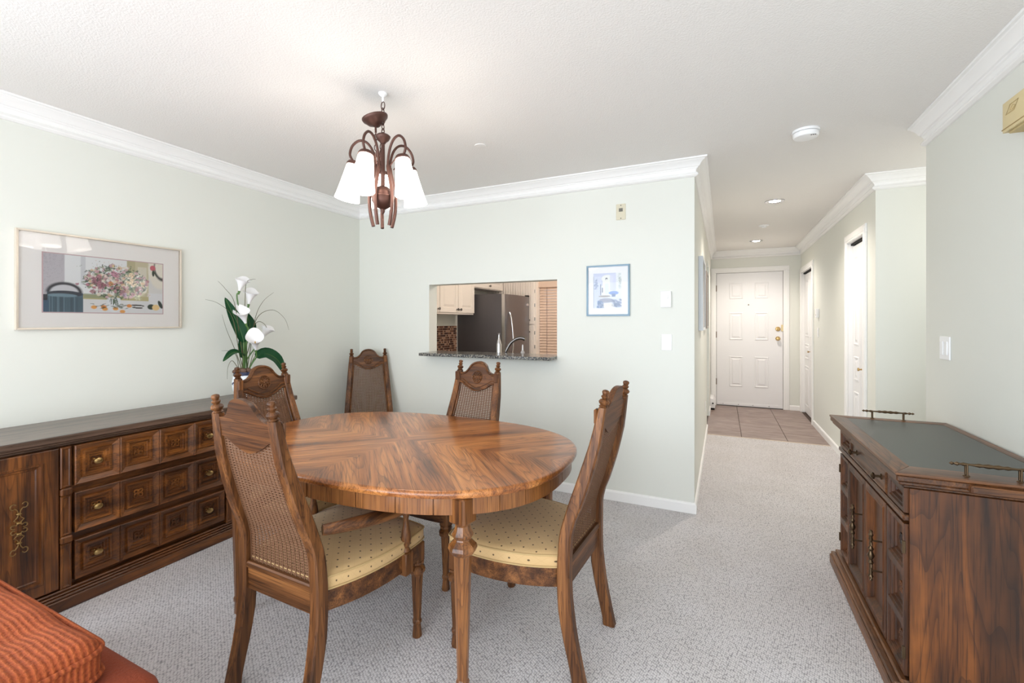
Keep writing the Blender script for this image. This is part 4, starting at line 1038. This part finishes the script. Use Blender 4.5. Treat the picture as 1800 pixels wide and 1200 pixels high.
for k in range(5):
    a = vd+PI/5+k*2*PI/5+.06
    R = Rz(a)
    prof = [(.060, 1.805), (.047, 1.835), (.050, 1.87), (.056, 1.91), (.058, 1.95), (.050, 2.01), (.034, 2.07), (.030, 2.11), (.048, 2.175), (.080, 2.212), (.112, 2.208), (.132, 2.175), (.136, 2.145), (.140, 2.125)]
    prof = [(.046, 1.800), (.055, 1.835), (.063, 1.88), (.066, 1.93), (.062, 1.98), (.050, 2.03), (.038, 2.08), (.038, 2.12), (.052, 2.175), (.080, 2.212), (.116, 2.220), (.148, 2.195), (.161, 2.155), (.150, 2.126), (.138, 2.112)]
    P = spline([(r, 0, z+zc) for r, z in prof], 4); n = len(P)
    ar = obj('arm', tube(NB(), [R @ p for p in P], [.0085 if i < n*.45 else .0062 for i in range(n)], 8), M['bronze'], cd, ang=60)
    # curl ornament joining neighbouring arms
    Q = spline([(.055, 0, 2.09+zc), (.085, .012, 2.125+zc), (.105, .02, 2.12+zc), (.108, .02, 2.10+zc), (.098, .018, 2.095+zc)], 4)
    obj('curl', tube(NB(), [R @ p for p in Q], .0032, 6), M['bronze'], ar, ang=60)
    tilt = R @ T(.138, 0, 2.112+zc) @ Ry(-.20)
    obj('shade_cap', lathe(NB(), [(.010, .010), (.030, .004), (.036, -.006), (.037, -.014), (.033, -.014)], 20, tilt), M['bronze'], ar, ang=40)
    obj('glass_shade', lathe(NB(), [(.030, -.008), (.035, -.02), (.040, -.06), (.047, -.11), (.055, -.16), (.060, -.185), (.058, -.186), (.045, -.11), (.033, -.02)], 24, tilt), M['shade'], ar, ang=60)

# ------------------------------------------------------------------ ceiling fittings
sd = thing('smoke_detector', 'round white smoke detector on the ceiling before the hall', 'detector', (.440, 3.118, H))
obj('mount_ring', lathe(NB(), [(.070, -.0005), (.072, -.008), (.070, -.014)], 32), M['white'], sd, ang=40)
obj('housing', lathe(NB(), [(.060, -.014), (.066, -.018), (.066, -.034), (.060, -.042), (.050, -.044), (0, -.044)], 32), M['white'], sd, ang=40)
for i in range(3): obj('indicator', bx(.018+.010*i, .024+.010*i, -.046, -.040, -.0455, -.0435), M['dark'], sd)
for i, (x, y, lab) in enumerate(((.435, 4.81, 'lit recessed ceiling light in the hall, the nearer of two'), (.413, 7.046, 'lit recessed ceiling light by the entry door, the farther of two'))):
    r = thing('recessed_light', lab, 'light', (x, y, H), 0, 'recessed lights in the hall ceiling')
    obj('trim_ring', lathe(NB(), [(.047, -.001), (.060, -.007), (.066, -.009), (.080, -.006), (.082, -.0005), (.047, -.0005)], 32), M['chrome'], r, ang=40)
    obj('bulb', lathe(NB(), [(.046, -.0005), (.046, -.004), (.034, -.008), (0, -.010)], 24), M['bulb'], r, ang=60)
    s = lamp('downlight', 'SPOT', (x, y, H-.03), 47, (1, .91, .82), .05); s.data.spot_size = 2.5; s.data.spot_blend = .8
for x, y, lab in ((.431, 5.967, 'small white sprinkler cover on the hall ceiling between the lights'), (-1.399, 2.502, 'small white cover disc on the dining ceiling right of the chandelier')):
    sp = obj('sprinkler_cover', lathe(NB(), [(.055, -.0005), (.052, -.008), (.028, -.012), (.026, -.024), (.018, -.028), (0, -.028)] if y > 5 else [(.040, -.0005), (.038, -.005), (.012, -.007), (0, -.007)], 28, T(x, y, H)), M['ceiling'] if y < 5 else M['white'], ang=40)
    tag(sp, lab, 'sprinkler')

# ------------------------------------------------------------------ wall fittings
def fitting(name, lab, cat, loc, rz, w, h, d, m=M['white'], group=None):
    p = thing(name, lab, cat, loc, rz, group); obj('cover_plate', bx(-w/2, w/2, -d, -.0005, -h/2, h/2, bev=min(.003, d*.4)), m, p); return p
f = fitting('doorbell_plate', 'beige wall plate with a small dark square high on the back wall', 'plate', (-.686, YB, 2.148), 0, .070, .118, .006, M['beige'])
obj('jack', bx(-.014, .014, -.009, -.005, .002, .026), plain('grey_jack', S(120, 116, 106), .5), f)
for z in (.048, -.048): obj('screw', lathe(NB(), [(.004, 0), (.003, .002), (0, .002)], 8, T(0, -.006, z) @ Rx(PI/2)), M['pewter'], f)
f = fitting('thermostat', 'white dial thermostat on the back wall above a light switch', 'thermostat', (-.367, YB, 1.4925), 0, .072, .115, .022)
obj('dial', lathe(NB(), [(.019, 0), (.018, .008), (.014, .010), (0, .010)], 24, T(0, -.021, .018) @ Rx(PI/2)), M['white'], f, ang=40)
f = fitting('light_switch', 'white single light switch on the back wall below the thermostat', 'switch', (-.363, YB, 1.186), 0, .070, .115, .006)
obj('rocker', bx(-.017, .017, -.010, -.005, -.034, .034, bev=.002), M['white'], f)
f = fitting('light_switch', 'white double light switch on the right wall above the cabinet', 'switch', (XR, 3.091, 1.194), -PI/2, .118, .122, .007)
for x in (-.024, .024): obj('rocker', bx(x-.016, x+.016, -.012, -.006, -.036, .036, bev=.002), M['white'], f)
f = fitting('intercom', 'small white intercom box on the right hall wall, above a switch', 'intercom', (XR, 6.55, 1.438), -PI/2, .085, .11, .03)
obj('button', lathe(NB(), [(.008, 0), (.006, .003), (0, .003)], 10, T(0, -.03, -.02) @ Rx(PI/2)), M['beige'], f)
f = fitting('light_switch', 'white switch on the right hall wall beneath the intercom', 'switch', (XR, 6.565, 1.202), -PI/2, .072, .115, .006)
obj('rocker', bx(-.017, .017, -.010, -.005, -.034, .034, bev=.002), M['white'], f)
f = fitting('power_outlet', 'white power outlet low on the left hall wall', 'outlet', (XH, 5.45, .39), PI/2, .072, .115, .006)
for z in (-.022, .022): obj('socket', bx(-.016, .016, -.008, -.005, z-.014, z+.014, bev=.001), M['white'], f)
f = thing('door_chime', 'yellowed door chime box high on the right wall', 'chime', (XR, 2.28, 2.118), -PI/2)
obj('chime_cover', prism(NB(), [(-.0, -.058), (-.075, -.058), (-.075, .055), (-.0, .055)], -.108, .14, mtx=Matrix(((0, 0, 1, 0), (1, 0, 0, 0), (0, 1, 0, 0), (0, 0, 0, 1))), bev=.006), M['cream'], f)
obj('chime_band', bx(-.108, .14, -.077, -.002, -.047, -.044), plain('ochre_groove', S(176, 150, 100), .6), f)
bm = NB(); tube(bm, [(-.080, -.0755, .005), (-.052, -.0755, .034), (.0, -.0755, .034), (-.028, -.0755, .005)], .0018, 6, closed=True)
tube(bm, [(-.052, -.0755, .012), (-.036, -.0755, .026), (-.020, -.0755, .020), (-.034, -.0755, .010)], .0016, 6, closed=True)
obj('chime_emblem', bm, plain('ochre_line', S(200, 176, 126), .6), f)
obj('chime_grille', bx(-.09, .12, -.066, -.012, -.066, -.057, bev=.004), plain('ochre_base', S(196, 176, 128), .6), f)
# heater in the hall corner
h_ = thing('wall_heater', 'short white baseboard heater left of the entry door', 'heater', (XH, 7.66, 0), PI/2)
obj('heater_body', prism(NB(), [(-.001, .03), (-.070, .03), (-.075, .06), (-.066, .13), (-.045, .168), (-.001, .172)], -.22, .22, mtx=Matrix(((0, 0, 1, 0), (1, 0, 0, 0), (0, 1, 0, 0), (0, 0, 0, 1))), bev=.003), M['door'], h_)
obj('heater_foot', bx(-.21, .21, -.06, -.002, 0, .03), M['dark'], h_)
obj('heater_knob', lathe(NB(), [(.012, 0), (.010, .012), (0, .012)], 12, T(-.22, -.04, .10) @ Ry(-PI/2)), M['dark'], h_)

# ------------------------------------------------------------------ kitchen seen through the opening
g = tag(obj('granite_ledge', bx(OX0+.0, OX1-.0, YB-.158, YB+TH+.06, OZ0, OZ0+.026, bev=.003), M['granite']), 'speckled dark granite ledge of the pass-through opening', 'countertop')
fg = thing('refrigerator', 'slate stainless refrigerator seen through the pass-through', 'refrigerator', (-3.235, 5.15, 0))
fx, fy = .66, .79
obj('body', bx(.0, fx, 0, fy, .03, 1.697, bev=.006, seg=2), M['steel_side'], fg)
obj('foot', bx(.02, fx-.02, .02, fy-.02, 0, .03), M['dark'], fg)
def fdoor(z0, z1, nm):
    P = [(fx+.004, .004)]+[(fx+.055+.030*math.sin(PI*i/14), .004+(fy-.008)*i/14) for i in range(15)]+[(fx+.004, fy-.004)]
    return obj(nm, prism(NB(), P, z0, z1, bev=.004), M['steel'], fg)
d = fdoor(.66, 1.690, 'fridge_door'); d2 = fdoor(.06, .652, 'freezer_door')
obj('handle', tube(NB(), spline([(fx+.070, .09, .80), (fx+.10, .09, .86), (fx+.125, .09, 1.08), (fx+.10, .09, 1.36), (fx+.070, .09, 1.46)], 5), .011, 8), M['chrome'], d, ang=60)
obj('handle', tube(NB(), spline([(fx+.075, .12, .58), (fx+.12, .2, .58), (fx+.13, .4, .58), (fx+.12, .6, .58), (fx+.075, .68, .58)], 5), .011, 8), M['chrome'], d2, ang=60)
obj('edge_strip', bx(fx+.004, fx+.050, -.001, .004, .66, 1.690), M['chrome'], d)
obj('hinge_cap', bx(fx+.01, fx+.06, fy-.07, fy-.01, 1.690, 1.712, bev=.004), M['dark'], fg)
obj('badge', bx(fx+.056, fx+.075, fy-.15, fy-.07, 1.56, 1.59, bev=.001), M['chrome'], d)
def knob(par, x, y, z, rot):
    obj('knob', lathe(NB(), [(.010, 0), (.006, .006), (.006, .014), (.016, .020), (.016, .026), (0, .030)], 12, T(x, y, z) @ rot), M['pewter'], par, ang=40)
wcb = thing('wall_cabinet', 'cream wall cabinet with two panelled doors seen left in the pass-through', 'cabinet', (XL+.004, 3.9, 1.425))
wd = .285; yl = 5.09-3.9
obj('carcass', bx(0, wd, 0, yl, 0, .75, bev=.002), M['cab'], wcb)
SIDE = Matrix(((0, 0, 1, 0), (1, 0, 0, 0), (0, 1, 0, 0), (0, 0, 0, 1)))
panel = [(0, 0), (.003, .003), (.055, .003), (.060, -.004), (.075, -.004), (.095, .002), (.1, .002)]
def sdoor(par, y0, y1, z0, z1, x, m=M['cab'], st=panel):
    t = NB(); coffer(t, y0, y1, z0, z1, st)
    a = [t.verts.new((p[0], p[1], 0)) for p in ((y0, z0), (y1, z0), (y1, z1), (y0, z1))]; b = [t.verts.new((v.co.x, v.co.y, -.012)) for v in a]
    for i in range(4): t.faces.new((a[i], b[i], b[(i+1) % 4], a[(i+1) % 4]))
    bmesh.ops.transform(t, matrix=T(x, 0, 0) @ SIDE, verts=t.verts)
    return obj('door', t, m, par, ang=12)
for i in range(3):
    y0, y1 = yl*i/3+.004, yl*(i+1)/3-.004
    d = sdoor(wcb, y0, y1, .02, .73, wd+.014); knob(d, wd+.016, (y0+.03 if i == 2 else y1-.03), .06, Ry(PI/2))
oc = thing('overhead_cabinet', 'cream cabinet with a knob above the refrigerator', 'cabinet', (XL+.004, 5.10, 1.785))
obj('carcass', bx(0, .262, 0, .872, 0, .39, bev=.002), M['cab'], oc)
d = sdoor(oc, .006, .866, .01, .38, .276); knob(d, .278, .44, .05, Ry(PI/2))
pc = thing('pantry_cabinet', 'tall cream beaded pantry cabinet beside the refrigerator', 'cabinet', (XL+.004, 6.0, 0))
px1 = .80
obj('carcass', bx(0, px1, .0, YK-6.0-.002, .0, 2.2, bev=.002), M['cab'], pc)
for z0, z1 in ((1.30, 2.18), (.12, 1.28)):
    d = obj('door', bx(.10, px1-.03, -.016, -.0005, z0, z1, bev=.003), M['cab'], pc)
    bm = NB()
    for i in range(16): tube(bm, [(.13+.04*i, -.016, z0+.05), (.13+.04*i, -.016, z1-.05)], .006, 6)
    obj('beading', bm, M['cab'], d, ang=60); knob(d, px1-.06-.04, -.016, (z0+.06 if z0 > 1 else z1-.09), Rx(PI/2))
for i in range(9): obj('hinge', bx(px1-.027, px1-.015, -.008, 0, .35+.2*i, .40+.2*i, bev=.002), M['chrome'], pc)
# window with a wooden blind
wn = struct(bpy.data.objects.new('window_2', None)); COL.objects.link(wn); wn.location = (-1.97, YK, 0)
bm = NB()
for x0, x1, z0, z1 in ((-.47, -.43, .78, 1.92), (.43, .47, .78, 1.92), (-.47, .47, .78, .82), (-.47, .47, 1.88, 1.92), (-.02, .02, .78, 1.92)): box(bm, x0, x1, .03, .08, z0, z1, bev=.003)
obj('window_frame', bm, M['trim'], wn)
obj('pane', bx(-.43, .43, .052, .056, .82, 1.88), M['glass'], wn)
bl = thing('window_blind', 'tan wooden slat blind over the kitchen window', 'blind', (-1.97, YK-.03, 0))
obj('head_rail', bx(-.469, .469, -.034, .025, 1.835, 1.925, bev=.003), M['blind'], bl)
me0 = None
for i in range(25):
    if me0 is None:
        s = obj('slat', bx(-.46, .46, -.024, .024, -.0015, .0015, bev=.001), M['blind'], bl); me0 = s.data
    else: s = link(bpy.data.objects.new('slat', me0), bl)
    s.location = (0, 0, 1.815-.0405*i); s.rotation_euler = (.98, 0, 0)
obj('bottom_rail', bx(-.46, .46, -.02, .02, .79, .812, bev=.003), M['blind'], bl)
bm = NB()
for x in (-.34, 0, .34): box(bm, x-.002, x+.002, -.025, -.023, .80, 1.84)
obj('ladder_cord', bm, plain('tan_cord', S(120, 96, 84), .8), bl)
# counters
kc = thing('kitchen_counter', 'dark granite kitchen counter behind the pass-through with sink', 'counter', (XL+.004, YB+TH+.002, 0))
obj('base_cabinet', bx(.64, 2.5, .002, .56, .0, .88), M['cab'], kc)
obj('worktop', bx(.645, 2.5, .0, .60, .88, .918, bev=.003), M['granite'], kc)
lc = thing('kitchen_counter', 'short granite counter along the kitchen left wall before the refrigerator', 'counter', (XL+.004, YB+TH+.002, 0))
obj('base_cabinet', bx(.0, .60, .002, 1.64, 0, .88), M['cab'], lc)
obj('worktop', bx(.0, .63, .0, 1.65, .88, .918, bev=.003), M['granite'], lc)
bs = thing('mosaic_backsplash', 'brown glass mosaic backsplash on the kitchen left wall', 'backsplash', (XL, YB+TH+.3, .918))
obj('grout_bed', bx(0, .005, 0, 1.35, 0, .365), plain('tan_grout', S(176, 156, 138), .8), bs)
bm = NB(); r2 = random.Random(3)
for i in range(50):
    for j in range(13): box(bm, .005, .009, .027*i+.002, .027*i+.025, .028*j+.002, .028*j+.026, mi=r2.randrange(3))
mo = obj('mosaic', bm, [plain('mosaic_brown', S(112, 78, 62), .2), plain('mosaic_tan', S(168, 132, 110), .2), plain('mosaic_dark', S(70, 48, 42), .2)], bs, flat=True); mo['kind'] = 'stuff'
fc = thing('faucet', 'dark nickel arched kitchen faucet behind the granite ledge', 'faucet', (-1.775, 3.62, .918))
obj('base', lathe(NB(), [(.028, 0), (.028, .012), (.022, .018), (.021, .10), (.017, .11)], 20), M['pewter'], fc, ang=40)
P = spline([(0, 0, .10), (.012, .0, .15), (.045, .01, .215), (.095, .02, .258), (.145, .03, .272), (.185, .035, .262)], 6); n = len(P)
obj('spout', tube(NB(), P, [.013+.008*(i/(n-1))**2 for i in range(n)], 12), M['pewter'], fc, ang=60)
sp = thing('soap_dispenser', 'chrome soap pump bottle beside the faucet', 'dispenser', (-1.855, 3.66, .918))
obj('bottle', lathe(NB(), [(.024, 0), (.025, .01), (.025, .21), (.020, .225)], 20), M['chrome'], sp, ang=40)
obj('pump', lathe(NB(), [(.021, .225), (.018, .236), (.010, .262), (.006, .29), (.010, .312), (0, .313)], 16), M['chrome'], sp, ang=40)
b2 = thing('small_bottle', 'small clear soap bottle right of the faucet', 'bottle', (-1.60, 3.62, .918))
obj('bottle_body', lathe(NB(), [(.020, 0), (.022, .01), (.022, .13), (.018, .15), (.008, .165)], 16), plain('clear_plastic', S(190, 186, 186), .15), b2, ang=40)
obj('bottle_neck', lathe(NB(), [(.007, .165), (.006, .20), (.003, .215), (0, .215)], 12), M['white'], b2, ang=40)
